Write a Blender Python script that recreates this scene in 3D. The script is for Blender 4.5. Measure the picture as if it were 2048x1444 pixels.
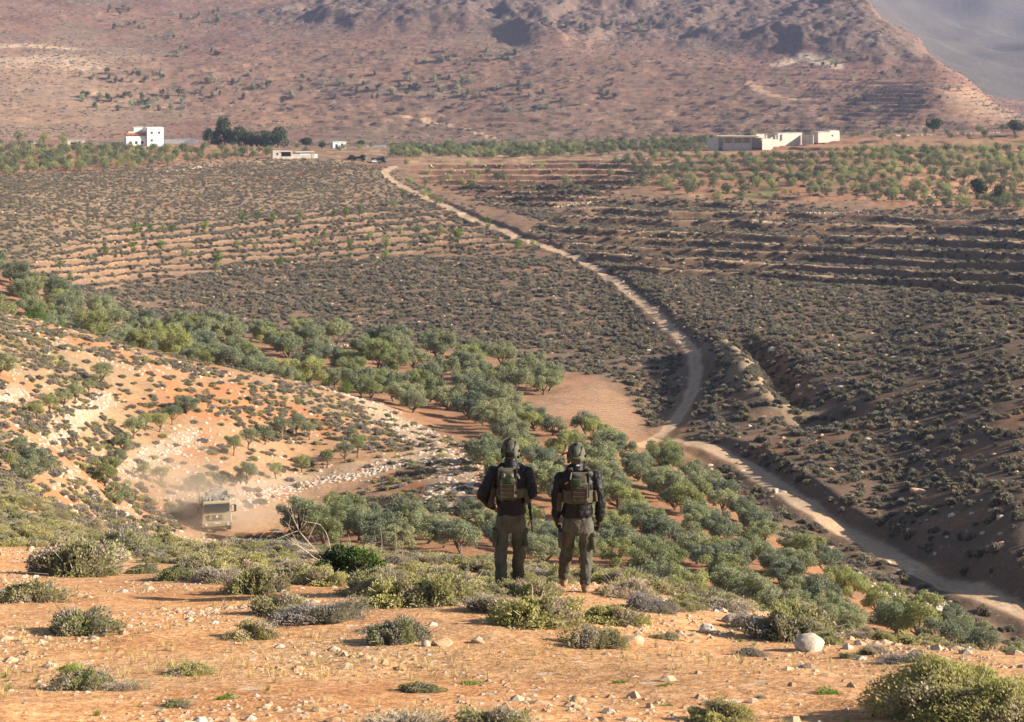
import bpy, math, random
import numpy as np
from mathutils import Vector, Matrix
R = math.radians
S = bpy.context.scene
for o in list(bpy.data.objects): bpy.data.objects.remove(o, do_unlink=True)

# ------------------------------------------------------------------ camera, light, sky
F, CX, Y0 = 3248.0, 1024.0, 150.0          # focal length, centre column and horizon row in photograph pixels
cd = bpy.data.cameras.new('camera'); cam = bpy.data.objects.new('camera', cd)
S.collection.objects.link(cam); S.camera = cam
cam.location = (0, 0, 0); cam.rotation_euler = (R(90), 0, 0)
cd.sensor_width = 36; cd.lens = 36 * F / 2048; cd.shift_y = -(722 - Y0) / 2048
cd.clip_start = .1; cd.clip_end = 20000
cd.dof.use_dof = True; cd.dof.focus_distance = 21; cd.dof.aperture_fstop = 5.0
SUN_EL, SUN_BACK = 24, 5                  # degrees up; degrees behind the camera's right
sd = Vector((math.cos(R(SUN_EL)) * math.cos(R(SUN_BACK)), -math.cos(R(SUN_EL)) * math.sin(R(SUN_BACK)), math.sin(R(SUN_EL))))
sl = bpy.data.lights.new('sun', 'SUN'); sun = bpy.data.objects.new('sun', sl)
S.collection.objects.link(sun); sl.energy = 5.0; sl.angle = R(.5); sl.color = (1, .89, .74)
sun.rotation_euler = sd.to_track_quat('Z', 'Y').to_euler()
W = bpy.data.worlds.new('World'); S.world = W; W.use_nodes = True
nt = W.node_tree; nt.nodes.clear()
wo = nt.nodes.new('ShaderNodeOutputWorld'); bg = nt.nodes.new('ShaderNodeBackground'); sk = nt.nodes.new('ShaderNodeTexSky')
sk.sky_type = 'NISHITA'; sk.sun_disc = False; sk.sun_elevation = R(SUN_EL); sk.sun_rotation = R(90 + SUN_BACK)
bg.inputs[1].default_value = .058
nt.links.new(sk.outputs[0], bg.inputs[0]); nt.links.new(bg.outputs[0], wo.inputs[0])
S.view_settings.view_transform = 'Standard'; S.view_settings.look = 'None'
S.view_settings.exposure = 1.22; S.view_settings.gamma = 1
S.cycles.max_bounces = 6; S.cycles.volume_bounces = 1; S.cycles.transparent_max_bounces = 8

# ------------------------------------------------------------------ noise
def _h(ix, iy, s):
    h = (ix.astype(np.int64) * 374761393 + iy.astype(np.int64) * 668265263 + s * 974634777) & 0xffffffff
    h = ((h ^ (h >> 13)) * 1274126177) & 0xffffffff
    return ((h ^ (h >> 16)) & 0xffffff) / 16777215.0
def vn(x, y, s=0):
    x = np.asarray(x, float); y = np.asarray(y, float)
    ix = np.floor(x); iy = np.floor(y); fx = x - ix; fy = y - iy
    u = fx * fx * (3 - 2 * fx); v = fy * fy * (3 - 2 * fy)
    a = _h(ix, iy, s); b = _h(ix + 1, iy, s); c = _h(ix, iy + 1, s); d = _h(ix + 1, iy + 1, s)
    return (a + (b - a) * u) * (1 - v) + (c + (d - c) * u) * v
def fbm(x, y, oct=4, s=0, g=.5):
    t = 0; a = 1; n = 0
    for k in range(oct):
        t = t + a * (vn(x * 2 ** k + 17.3 * k, y * 2 ** k - 9.1 * k, s + k) - .5); n += a; a *= g
    return t / n * 2
def ridged(x, y, oct=4, s=0):
    t = 0; a = 1; n = 0
    for k in range(oct):
        t = t + a * (1 - abs(2 * vn(x * 2 ** k, y * 2 ** k, s + k) - 1)); n += a; a *= .5
    return t / n
def sst(a, b, x):
    t = np.clip((x - a) / (b - a), 0, 1); return t * t * (3 - 2 * t)

# ------------------------------------------------------------------ the lie of the land: surveyed profiles (distance, row) per bearing
far = [(1450, 135), (1650, 45), (1850, -50), (2200, -235), (3000, -100), (6500, 40)]
PROF = {
 -400: [(10,1482),(14,1340),(20,1205),(30,1090),(45,1010),(58,960),(80,950),(100,890),(120,800),(140,700),(165,600),(180,560),(200,580),(230,585),(260,545),(300,515),(340,490),(400,445),(460,410),(530,375),(600,352),(700,318),(800,292),(850,285),(950,283),(1050,270),(1250,205),(1450,110),(1650,30),(1850,-60),(2200,-250),(3000,-100),(6500,40)],
 0: [(10,1482),(14,1340),(20,1210),(30,1105),(45,1030),(58,985),(80,992),(100,930),(120,850),(140,760),(165,660),(180,620),(200,645),(230,640),(260,588),(300,550),(340,512),(400,450),(460,410),(530,375),(600,352),(700,318),(800,292),(850,285),(950,283),(1050,270),(1250,205),(1450,120),(1650,40),(1850,-60),(2200,-250),(3000,-100),(6500,40)],
 300: [(10,1482),(14,1342),(20,1208),(30,1118),(38,1087),(60,1130),(85,1130),(110,1085),(125,1025),(140,925),(155,815),(168,735),(178,703),(200,730),(230,710),(260,672),(290,648),(310,630),(340,590),(370,555),(430,490),(470,455),(530,410),(600,365),(700,325),(800,295),(870,286),(950,283),(1050,272),(1250,215),(1450,130),(1650,50),(1850,-50),(2200,-240),(3000,-100),(6500,40)],
 450: [(10,1482),(14,1343),(20,1205),(28,1130),(34,1096),(58,1150),(85,1140),(105,1120),(116,1092),(126,1066),(140,955),(155,856),(168,782),(178,738),(200,760),(225,740),(250,695),(280,668),(305,645),(340,600),(375,560),(430,500),(475,460),(535,415),(610,368),(700,330),(800,300),(870,290),(950,290),(1050,278),(1250,220),(1450,135),(1650,50),(1850,-45),(2200,-235),(3000,-100),(6500,40)],
 600: [(10,1482),(14,1345),(20,1200),(27,1135),(33,1102),(55,1160),(80,1160),(100,1100),(115,1082),(130,1045),(145,968),(160,888),(172,815),(180,768),(200,782),(220,765),(240,725),(270,690),(290,668),(310,650),(345,600),(380,560),(430,510),(480,465),(540,420),(620,370),(700,335),(770,312),(850,298),(950,296),(1050,285),(1250,225),(1450,140),(1650,50),(1850,-40),(2200,-230),(3000,-100),(6500,40)],
 900: [(10,1482),(14,1345),(20,1196),(25,1150),(29,1122),(50,1190),(75,1190),(95,1115),(110,1062),(125,1005),(140,950),(155,905),(165,882),(175,862),(190,836),(210,790),(230,750),(250,720),(268,695),(290,668),(320,630),(360,580),(400,535),(450,490),(500,455),(560,415),(640,370),(700,345),(780,315),(850,298),(900,294),(950,296),(1050,283),(1250,225),(1450,140),(1650,45),(1850,-50),(2200,-230),(3000,-100),(6500,40)],
 1150: [(10,1482),(14,1345),(20.3,1190),(23,1165),(26,1150),(45,1240),(70,1225),(95,1135),(110,1075),(130,1002),(150,936),(175,870),(200,820),(220,780),(245,737),(260,712),(290,670),(330,615),(370,565),(400,530),(440,490),(500,440),(550,410),(620,375),(700,340),(780,312),(850,294),(900,290),(950,292),(1050,280),(1250,220)] + far,
 1300: [(10,1478),(14,1342),(20,1205),(24,1178),(42,1280),(65,1275),(90,1155),(110,1080),(130,1012),(150,960),(170,915),(190,880),(205,845),(220,800),(240,750),(265,700),(300,640),(340,590),(380,545),(430,500),(500,440),(560,405),(620,370),(700,335),(780,305),(850,290),(900,288),(950,290),(1050,278),(1250,220)] + far,
 1500: [(10,1474),(14,1340),(18,1260),(22,1217),(40,1335),(60,1305),(85,1180),(105,1110),(120,1060),(135,1022),(145,1000),(160,962),(172,932),(183,890),(200,820),(223,750),(253,690),(295,625),(340,580),(380,545),(420,510),(470,465),(530,420),(560,405),(620,365),(700,325),(780,298),(850,280),(900,276),(950,282),(1050,272),(1250,215),(1450,125),(1650,20),(1850,-60),(2200,-230),(3000,-100),(6500,40)],
 1750: [(10,1466),(14,1335),(18,1277),(35,1430),(52,1395),(75,1272),(95,1187),(110,1142),(122,1118),(135,1080),(143,1030),(155,960),(170,885),(190,810),(215,740),(245,685),(280,635),(320,590),(370,545),(420,505),(470,462),(530,420),(560,402),(620,362),(700,318),(780,290),(850,273),(900,268),(950,274),(1050,262),(1250,205),(1450,110),(1650,25),(1800,60),(2300,60),(3000,20),(3700,-70),(4300,-80),(6500,20)],
 1900: [(10,1460),(13,1350),(16.5,1295),(33,1490),(49,1445),(70,1315),(90,1240),(101,1205),(110,1185),(119,1150),(128,1075),(140,985),(155,905),(175,820),(197,745),(225,680),(258,625),(300,583),(350,545),(400,510),(450,475),(520,428),(570,400),(630,362),(710,316),(790,285),(855,268),(905,264),(955,270),(1050,262),(1220,200),(1400,132),(1560,165),(2200,150),(3000,80),(3700,-50),(4300,-70),(6500,20)],
 2048: [(10,1455),(12.5,1362),(15,1315),(30,1560),(45,1505),(65,1385),(82,1312),(92,1278),(103,1228),(110,1130),(122,1030),(140,930),(158,840),(178,760),(205,690),(235,640),(262,602),(300,562),(345,525),(390,495),(440,465),(520,425),(580,400),(640,362),(720,315),(800,280),(860,262),(920,258),(960,262),(1050,256),(1200,236),(1380,255),(1700,225),(2200,180),(3000,90),(3700,-40),(4300,-60),(6500,20)],
 2450: [(10,1440),(12.5,1370),(15,1350),(30,1620),(45,1560),(65,1420),(82,1300),(92,1230),(105,1150),(122,1010),(140,900),(165,795),(205,670),(250,600),(300,548),(345,512),(400,470),(520,415),(640,355),(720,310),(800,275),(860,258),(920,254),(1050,250),(1130,250),(1300,265),(1700,235),(2200,190),(3000,90),(3700,-40),(4300,-60),(6500,20)],
}
def pchip(x, y, q):
    x = np.array(x, float); y = np.array(y, float); h = np.diff(x); d = np.diff(y) / h
    m = np.zeros_like(y); m[0] = d[0]; m[-1] = d[-1]
    for i in range(1, len(x) - 1):
        if d[i - 1] * d[i] > 0:
            w1 = 2 * h[i] + h[i - 1]; w2 = h[i] + 2 * h[i - 1]
            m[i] = (w1 + w2) / (w1 / d[i - 1] + w2 / d[i])
    k = np.clip(np.searchsorted(x, q) - 1, 0, len(x) - 2); t = np.clip((q - x[k]) / h[k], 0, 1)
    return ((1 + 2 * t) * (1 - t) ** 2 * y[k] + t * (1 - t) ** 2 * h[k] * m[k] + t * t * (3 - 2 * t) * y[k + 1] + t * t * (t - 1) * h[k] * m[k + 1])
NU, NP = 1400, 360
UG = np.linspace(math.log(1), math.log(6500 + 6), NU); YG = np.exp(UG) - 6
PC = sorted(PROF); cols = []
for p in PC:
    ys = [-5, 0] + [a for a, b in PROF[p]]; zs = [-1.25, -1.72] + [-(b - Y0) * a / F for a, b in PROF[p]]
    cols.append(pchip([math.log(y + 6) for y in ys], zs, UG))
cols = np.array(cols)
PG = np.linspace(-400, 2450, NP)
T = np.array([pchip(PC, cols[:, i], PG) for i in range(NU)]).T      # [px, u]
def blur(a, n, ax):
    k = np.hanning(2 * n + 3)[1:-1]; k /= k.sum()
    pad = [(0, 0), (0, 0)]; pad[ax] = (n, n); b = np.pad(a, pad, mode='edge')
    return sum(k[j] * (b[j:j + a.shape[0], :] if ax == 0 else b[:, j:j + a.shape[1]]) for j in range(2 * n + 1))
T = blur(blur(T, 10, 0), 5, 1)
def pxof(X, Y): return CX + F * np.asarray(X, float) / np.maximum(Y, 8)
def base(X, Y):
    px = np.clip(pxof(X, Y), -400, 2449.9); u = np.log(np.clip(Y, -4.99, 6499) + 6)
    i = (px + 400) / 2850 * (NP - 1); j = u / UG[-1] * (NU - 1)
    i0 = np.clip(i.astype(int), 0, NP - 2); j0 = np.clip(j.astype(int), 0, NU - 2); a = i - i0; b = j - j0
    return (T[i0, j0] * (1 - a) + T[i0 + 1, j0] * a) * (1 - b) + (T[i0, j0 + 1] * (1 - a) + T[i0 + 1, j0 + 1] * a) * b
def cast(px, py, ymin=9., ymax=6000., fn=None):
    """first point of the land seen in this direction beyond ymin"""
    Y = np.exp(np.linspace(math.log(ymin), math.log(ymax), 2500)); X = (px - CX) / F * Y
    q = Y0 - F * (fn or base)(X, Y) / Y
    k = np.where(q <= py)[0]
    k = k[0] if len(k) else int(np.argmin(abs(q - py)))
    return float(X[k]), float(Y[k])

# masks drawn as plots of land; sampled by bearing and row of the smooth land, limited to a range of distance
MW, MH = 800, 500                           # covers px -300..2350, py -60..1500
gx, gy = np.meshgrid(np.linspace(-300, 2350, MW), np.linspace(-60, 1500, MH), indexing='ij')
def plot(polys, soft=2):
    m = np.zeros((MW, MH))
    for poly in polys:
        ins = np.zeros((MW, MH), bool); n = len(poly)
        for k in range(n):
            x1, y1 = poly[k]; x2, y2 = poly[(k + 1) % n]
            if y1 == y2: continue
            c = ((y1 > gy) != (y2 > gy)) & (gx < (x2 - x1) * (gy - y1) / (y2 - y1) + x1)
            ins ^= c
        m = np.maximum(m, ins)
    return blur(blur(m, soft, 0), soft, 1) if soft else m
def samp(m, px, py):
    i = np.clip((px + 300) / 2650 * (MW - 1), 0, MW - 1.001); j = np.clip((py + 60) / 1560 * (MH - 1), 0, MH - 1.001)
    i0 = i.astype(int); j0 = j.astype(int); a = i - i0; b = j - j0
    return (m[i0, j0] * (1 - a) + m[i0 + 1, j0] * a) * (1 - b) + (m[i0, j0 + 1] * (1 - a) + m[i0 + 1, j0 + 1] * a) * b
CRESTL = [(-400,560),(0,620),(150,655),(300,703),(450,738),(600,768),(700,795),(800,838),(880,866),(940,895),(975,960)]
GTOP = [(-300,540),(0,555),(100,590),(220,635),(300,655),(450,662),(600,682),(750,690),(900,700),(1000,715),(1100,735),(1200,765)]
PL = {
 'slope': (plot([CRESTL + [(940,1010),(820,1040),(640,1035),(560,1110),(-300,1110),(-300,560)]], 4), 60, 195),
 'grove': (plot([GTOP + [(1215,775),(1120,775),(1050,800),(1170,860),(1250,880),(1340,905),(1480,1010),(1610,1105),(1760,1190),(1900,1240),(2060,1300),(2350,1420),(2350,1500),(600,1500),(560,1110),(640,1035),(820,1040),(975,960),(940,890),(800,835),(600,765),(300,700),(0,615),(-300,600)]], 3), 62, 330),
 'field': (plot([[(1100,790),(1200,765),(1235,780),(1270,820),(1305,858),(1290,872),(1180,868),(1090,830),(1060,805)]], 2), 150, 300),
 'terl': (plot([[(30,590),(20,560),(90,520),(260,450),(480,440),(800,412),(900,425),(980,455),(1080,490),(1060,500),(860,510),(560,530),(300,560),(90,590)]], 4), 300, 600),
 'terr': (plot([[(1060,470),(1130,425),(1210,400),(1500,405),(1700,425),(2350,420),(2350,640),(2048,612),(1700,570),(1500,555),(1230,555),(1130,490)]], 4), 240, 650),
 'teru': (plot([[(790,325),(1250,318),(1420,330),(1260,372),(1180,400),(1080,412),(960,405),(840,358)]], 4), 480, 800),
 'orch': (plot([[(1250,318),(1420,300),(1700,275),(2350,262),(2350,430),(2048,430),(1800,415),(1700,405),(1420,400),(1250,372)]], 3), 500, 890),
 'orchl': (plot([[(-300,290),(420,288),(560,292),(545,312),(260,335),(-300,372)]], 3), 560, 880),
 'cliff': (plot([[(430,30),(620,-20),(1000,-60),(1700,-60),(1760,60),(1900,130),(1560,110),(1420,90),(1060,98),(1010,70),(830,60),(640,50)]], 6), 1100, 2400),
 'terM': (plot([[(230,110),(700,80),(1000,110),(1500,130),(2000,190),(2048,250),(1400,270),(700,270),(150,200)]], 8), 1000, 1700),
 'straw': (plot([[(1050,296),(1500,300),(1330,322),(1120,322),(800,325),(690,300),(560,292)],[(-300,1255),(500,1270),(1200,1300),(1700,1320),(1500,1345),(600,1365),(-300,1345)],[(560,300),(770,300),(700,325),(480,330),(300,345),(300,335)]], 5), 5, 900),
 'green': (plot([[(1700,300),(2100,280),(2100,345),(1760,350),(1640,375),(1560,350),(1700,330)],[(690,695),(760,700),(740,722),(660,715)],[(1330,880),(1420,870),(1440,900),(1340,905)],[(1420,385),(1560,360),(1560,395),(1440,400)]], 4), 140, 900),
 'upl': (plot([[(-300,372),(260,335),(560,318),(760,330),(880,400),(960,430),(800,412),(260,450),(60,520),(-300,560)]], 3), 300, 760),
 'mid': (plot([[(90,590),(560,530),(1080,490),(1240,560),(1330,640),(1400,720),(1370,800),(1310,855),(1235,770),(1100,735),(900,700),(600,682),(300,655),(100,590)]], 3), 190, 420),
 'right': (plot([[(960,405),(1130,425),(1060,470),(1130,490),(1230,560),(1330,640),(1410,720),(1370,880),(1500,930),(1700,1060),(2048,1220),(2350,1360),(2350,600),(2048,600),(1700,560),(1500,550),(1300,550),(1200,500),(1100,440)],[(1340,905),(1500,935),(1700,1075),(2048,1245),(2048,1290),(1900,1235),(1610,1105),(1480,1010)]], 3), 78, 620),
 'pale': (plot([[(80,870),(150,825),(215,790),(235,800),(180,850),(110,890)],[(250,925),(300,890),(380,860),(400,868),(330,905),(325,945),(260,950)],[(330,990),(560,950),(820,905),(900,915),(700,950),(480,1000)],[(-60,790),(40,765),(50,790),(-60,830)],[(600,720),(880,870),(960,930),(940,1020),(840,1030),(860,930),(780,860)]], 3), 80, 200),
}
def mk(n, px, py, Y):
    m, a, b = PL[n]; return samp(m, px, py) * ((Y > a) & (Y < b))

# dirt roads: centre lines through the land (bearing, row), with half width in metres
def line(pts, lo=60, hi=900):
    out = []
    for a, b in zip(pts, pts[1:]):
        n = max(2, int(math.hypot(a[0] - b[0], a[1] - b[1]) / 12))
        for k in range(n): out.append(cast(a[0] + (b[0] - a[0]) * k / n, a[1] + (b[1] - a[1]) * k / n, lo, hi))
    out.append(cast(*pts[-1], lo, hi)); A = np.array(out)
    for _ in range(3): A[1:-1] = (A[:-2] + 2 * A[1:-1] + A[2:]) / 4
    return A
ROADS = [
 (line([(800,330),(770,336),(764,348),(800,372),(870,402),(940,436),(1000,455),(1040,478),(1100,496),(1160,520),(1210,548),(1255,580),(1300,620),(1345,662),(1385,700),(1393,740),(1385,790),(1355,840),(1310,878),(1280,888)], 150), 1.15),
 (line([(1340,880),(1420,898),(1480,925),(1540,965),(1600,1005),(1680,1060),(1760,1098),(1850,1150),(1950,1190),(2048,1226),(2200,1290)], 88), 1.1),
 (line([(800,235),(900,250),(1000,280)], 1000, 2400), 3.0),
 (line([(385,1085),(430,1066),(500,1050),(560,1022),(640,985),(760,940)], 95, 190), 1.6),
]
def roadw(k, Y): return np.interp(Y, [200, 300, 450, 700], [.75, 1.0, 1.5, 2.0]) if k == 0 else ROADS[k][1]
def rdist(X, Y, A, w=30):
    d = np.full(X.shape, 1e3); sg = np.zeros(X.shape)
    sel = np.where((X > A[:, 0].min() - w) & (X < A[:, 0].max() + w) & (Y > A[:, 1].min() - w) & (Y < A[:, 1].max() + w))
    x = X[sel]; y = Y[sel]; dd = np.full(x.shape, 1e3); ss = np.zeros(x.shape)
    for p, q in zip(A[:-1], A[1:]):
        v = q - p; l = v @ v + 1e-9
        t = np.clip(((x - p[0]) * v[0] + (y - p[1]) * v[1]) / l, 0, 1)
        ex = x - p[0] - t * v[0]; ey = y - p[1] - t * v[1]; e = np.hypot(ex, ey)
        m = e < dd; dd[m] = e[m]; ss[m] = np.sign(v[0] * ey - v[1] * ex)[m]
    d[sel] = dd; sg[sel] = ss
    return d, sg
def saw(ph, r=.14):
    f = ph - np.floor(ph)
    return np.where(f < r, sst(0, 1, f / r), 1 - (f - r) / (1 - r)) - .5
def land(X, Y):
    X = np.asarray(X, float); Y = np.asarray(Y, float)
    z = base(X, Y); Yc = np.maximum(Y, 6.)
    px = pxof(X, Y); py = Y0 - F * z / Yc
    amp = np.interp(Y, [5, 20, 60, 150, 400, 900, 1500, 4000], [.03, .06, .3, .35, .5, .8, 6, 20])
    sc = np.interp(Y, [5, 20, 60, 150, 400, 900, 1500], [.5, .4, .12, .10, .06, .03, .01])
    # fixed-scale octaves so the land does not stretch with distance
    n1 = fbm(X / 2.2, Y / 2.2, 3, 1); n2 = fbm(X / 9, Y / 9, 3, 5); n3 = fbm(X / 60, Y / 60, 3, 9); n4 = fbm(X / 350, Y / 350, 4, 13)
    z = z + n1 * np.interp(Y, [5, 15, 60, 200, 900], [.05, .07, .10, .12, .3])
    z = z + n2 * np.interp(Y, [10, 25, 60, 200, 900, 1500], [.0, .04, .22, .45, .5, .8]) + n3 * np.interp(Y, [60, 150, 950, 1200], [0, .35, .6, 1.8]) + n4 * np.interp(Y, [1000, 1600, 3000, 5000], [0, 14, 70, 80])
    wob = fbm(X / 26, Y / 26, 3, 21) * .8
    # terraces: real steps in the land
    tl = mk('terl', px, py, Y); z = z + tl * 1.5 * saw((575 - 75 * (px - 100) / 800 - py) / 14 + wob * .5)
    tr = mk('terr', px, py, Y); s = np.clip((px - 1200) / 850, -.2, 1.4)
    z = z + tr * 2.3 * saw((560 + 50 * s - py) / (19 + 4 * s) + wob * .45, .11)
    tu = mk('teru', px, py, Y); z = z + tu * 1.9 * saw((400 - py) / 11 + wob * .3, .08)
    to = mk('orch', px, py, Y); z = z + to * 1.3 * saw((410 - py) / 14 + wob * .4, .07)
    tm = mk('terM', px, py, Y); z = z + tm * 3.4 * saw((290 - py) / 7.5 + wob * .5, .17)
    # crags
    cl = mk('cliff', px, py, Y)
    cn = fbm(X / 120, Y / 160, 3, 31); rk = ridged(X / 45, Y / 38, 4, 33)
    step = sst(.0, .16, cn) * 10 + sst(-.35, -.22, cn) * 7
    z = z + cl * (step + (rk - .5) * 7 + fbm(X / 9, Y / 9, 2, 40) * 3)
    # the upper road lies in a low cut, the lower track on a shelf
    for k, (A, w) in enumerate(ROADS[:2]):
        d, sg = rdist(X, Y, A); w = roadw(k, Y); d = d + fbm(X / 5, Y / 5, 2, 77) * .5
        e = sst(70, 110, py - 300) if k == 0 else sst(A[0, 1] + 6, A[0, 1] - 14, Y)
        if k == 0: e = e * sst(A[-1, 1] - 2, A[-1, 1] + 30, Y)
        hu, hd = ((.7, .35), (1.2, .5))[k]
        z = z + e * np.where(sg > 0, hu * sst(w, w + 2.0, d) * (1 - sst(w + 3, w + 16, d)), -hd * sst(w + .3, w + 2.4, d) * (1 - sst(w + 4, w + 14, d)))
    return z
GUL = line([(1480,690),(1530,720),(1560,780),(1610,820),(1660,835)], 120)
SPUR = line([(1440,705),(1480,730),(1510,770),(1540,800),(1600,815)], 120)
_land = land
def land(X, Y):
    X = np.asarray(X, float); Y = np.asarray(Y, float)
    z = _land(X, Y); d, _ = rdist(X, Y, GUL, 15); z = z - 3.4 * np.exp(-(d / 3.4) ** 2)
    d, _ = rdist(X, Y, SPUR, 15); return z + 2.6 * np.exp(-(d / 3.2) ** 2)
def hit(px, py, lo=8., hi=6000.):
    x, y = cast(px, py, lo, hi, land); return x, y, float(land(np.array([x]), np.array([y]))[0])
def zat(x, y): return float(land(np.array([float(x)]), np.array([float(y)]))[0])

# ------------------------------------------------------------------ materials
def mat(name):
    m = bpy.data.materials.new(name); m.use_nodes = True; nt = m.node_tree
    b = nt.nodes['Principled BSDF']; b.inputs['Roughness'].default_value = .9
    b.inputs['Specular IOR Level'].default_value = .15
    return m, nt, b
def N(nt, t, **kw):
    n = nt.nodes.new(t)
    for k, v in kw.items():
        if k.startswith('i_'): n.inputs[int(k[2:])].default_value = v
        else: setattr(n, k, v)
    return n
def L(nt, a, b): nt.links.new(a, b)
def mixc(nt, f, a, b, mode='MIX'):
    n = nt.nodes.new('ShaderNodeMix'); n.data_type = 'RGBA'; n.blend_type = mode
    for s, v in ((n.inputs[0], f), (n.inputs[6], a), (n.inputs[7], b)):
        if hasattr(v, 'links') or hasattr(v, 'is_linked'): nt.links.new(v, s)
        else: s.default_value = v if not isinstance(v, tuple) or len(v) == 4 else (*v, 1)
    return n.outputs[2]
def math_(nt, op, a, b=0., c=0.):
    n = nt.nodes.new('ShaderNodeMath'); n.operation = op
    for s, v in zip(n.inputs, (a, b, c)):
        if hasattr(v, 'is_linked'): nt.links.new(v, s)
        else: s.default_value = v
    return n.outputs[0]
def ramp(nt, src, a, b, lo=0., hi=1.):
    n = nt.nodes.new('ShaderNodeMapRange'); n.interpolation_type = 'SMOOTHSTEP'
    nt.links.new(src, n.inputs[0]); n.inputs[1].default_value = a; n.inputs[2].default_value = b; n.inputs[3].default_value = lo; n.inputs[4].default_value = hi
    return n.outputs[0]
def noise(nt, co, scale, det=3, rough=.55):
    n = nt.nodes.new('ShaderNodeTexNoise'); n.inputs['Scale'].default_value = scale; n.inputs['Detail'].default_value = det; n.inputs['Roughness'].default_value = rough
    nt.links.new(co, n.inputs['Vector']); return n.outputs[0]
def cloth_mat(name, c, c2=None, scale=20, rough=.85, bump=.3, spec=.2):
    m, nt, b = mat(name); co = N(nt, 'ShaderNodeTexCoord').outputs['Object']
    n = noise(nt, co, scale, 4); c2 = c2 or tuple(x * .6 for x in c)
    L(nt, mixc(nt, ramp(nt, n, .35, .65), c, c2), b.inputs['Base Color'])
    bp = N(nt, 'ShaderNodeBump'); bp.inputs['Strength'].default_value = bump; bp.inputs['Distance'].default_value = .01
    L(nt, noise(nt, co, scale * 4, 3), bp.inputs['Height']); L(nt, bp.outputs[0], b.inputs['Normal'])
    b.inputs['Roughness'].default_value = rough; b.inputs['Specular IOR Level'].default_value = spec
    return m

# ground: soil colour comes with the land, stones and small variation from noise
def ground_mat(name, far_=False):
    m, nt, b = mat(name)
    at = N(nt, 'ShaderNodeAttribute', attribute_name='soil'); cv = N(nt, 'ShaderNodeAttribute', attribute_name='cover')
    sp = N(nt, 'ShaderNodeSeparateColor'); L(nt, cv.outputs['Color'], sp.inputs[0]); stony, scrub, fieldm = sp.outputs[0], sp.outputs[1], sp.outputs[2]
    co = N(nt, 'ShaderNodeTexCoord').outputs['Object']
    if far_:
        mp = N(nt, 'ShaderNodeMapping'); mp.inputs['Scale'].default_value = (.4, 1, 1.6); L(nt, co, mp.inputs[0]); co = mp.outputs[0]
    n1 = noise(nt, co, .05 if far_ else .35, 5, .6); n2 = noise(nt, co, .25 if far_ else 3.0, 5, .7); n3 = noise(nt, co, .012 if far_ else .06, 4)
    col = mixc(nt, ramp(nt, n1, .3, .7), at.outputs['Color'], mixc(nt, 1., at.outputs['Color'], (1.22, 1.12, .98, 1), 'MULTIPLY'))
    col = mixc(nt, ramp(nt, n3, .35, .65, 0, .55), col, mixc(nt, 1., col, (.80, .82, .86, 1), 'MULTIPLY'))
    col = mixc(nt, ramp(nt, n2, .3, .75), mixc(nt, 1., col, (.78, .74, .70, 1), 'MULTIPLY'), mixc(nt, 1., col, (1.15, 1.15, 1.15, 1), 'MULTIPLY'))
    if not far_:
        n4 = noise(nt, co, 14., 4, .7); n5 = noise(nt, co, 45., 3, .7)
        col = mixc(nt, ramp(nt, n4, .42, .62), mixc(nt, 1., col, (.72, .62, .55, 1), 'MULTIPLY'), col); col = mixc(nt, ramp(nt, n5, .35, .65), mixc(nt, 1., col, (.80, .76, .72, 1), 'MULTIPLY'), mixc(nt, 1., col, (1.15, 1.15, 1.15, 1), 'MULTIPLY'))
    # stones
    for sc, thr in (((.35, .27), (.9, .22)) if far_ else ((2.2, .22), (7., .26), (24., .30))):
        v = N(nt, 'ShaderNodeTexVoronoi'); v.inputs['Scale'].default_value = sc; L(nt, co, v.inputs['Vector'])
        s3 = N(nt, 'ShaderNodeSeparateColor'); L(nt, v.outputs['Color'], s3.inputs[0])
        on = math_(nt, 'LESS_THAN', s3.outputs[0], math_(nt, 'MULTIPLY', stony, .8))
        r = math_(nt, 'MULTIPLY', math_(nt, 'MULTIPLY_ADD', s3.outputs[1], .6, .4), thr)
        f = math_(nt, 'MULTIPLY', on, ramp(nt, math_(nt, 'SUBTRACT', r, v.outputs['Distance']), 0, .04))
        stc = mixc(nt, s3.outputs[2], (.56, .47, .37, 1) if not far_ else (.42, .30, .24, 1), (.44, .30, .19, 1) if not far_ else (.33, .22, .18, 1))
        col = mixc(nt, f, col, stc)
    if far_:
        v = N(nt, 'ShaderNodeTexVoronoi'); v.inputs['Scale'].default_value = .30; L(nt, co, v.inputs['Vector'])
        s3 = N(nt, 'ShaderNodeSeparateColor'); L(nt, v.outputs['Color'], s3.inputs[0])
        on = math_(nt, 'LESS_THAN', s3.outputs[1], scrub)
        f = math_(nt, 'MULTIPLY', on, ramp(nt, v.outputs['Distance'], .42, .3, 0, .8))
        col = mixc(nt, f, col, (.105, .095, .06, 1))
    else:
        # ploughed furrows in the field only
        w = N(nt, 'ShaderNodeTexWave'); w.inputs['Scale'].default_value = .55; w.inputs['Distortion'].default_value = 2.5; w.inputs['Detail'].default_value = 3
        mp = N(nt, 'ShaderNodeMapping'); mp.inputs['Rotation'].default_value = (0, 0, R(35)); L(nt, co, mp.inputs[0]); L(nt, mp.outputs[0], w.inputs[0])
        col = mixc(nt, math_(nt, 'MULTIPLY', fieldm, ramp(nt, w.outputs['Fac'], .3, .7, .0, .8)), col, mixc(nt, 1., col, (.6, .52, .45, 1), 'MULTIPLY'))
    L(nt, col, b.inputs['Base Color'])
    bp = N(nt, 'ShaderNodeBump'); bp.inputs['Strength'].default_value = .7; bp.inputs['Distance'].default_value = 1.2 if far_ else .08
    L(nt, n2, bp.inputs['Height']); L(nt, bp.outputs[0], b.inputs['Normal'])
    b.inputs['Roughness'].default_value = 1; b.inputs['Specular IOR Level'].default_value = .05
    return m
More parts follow.
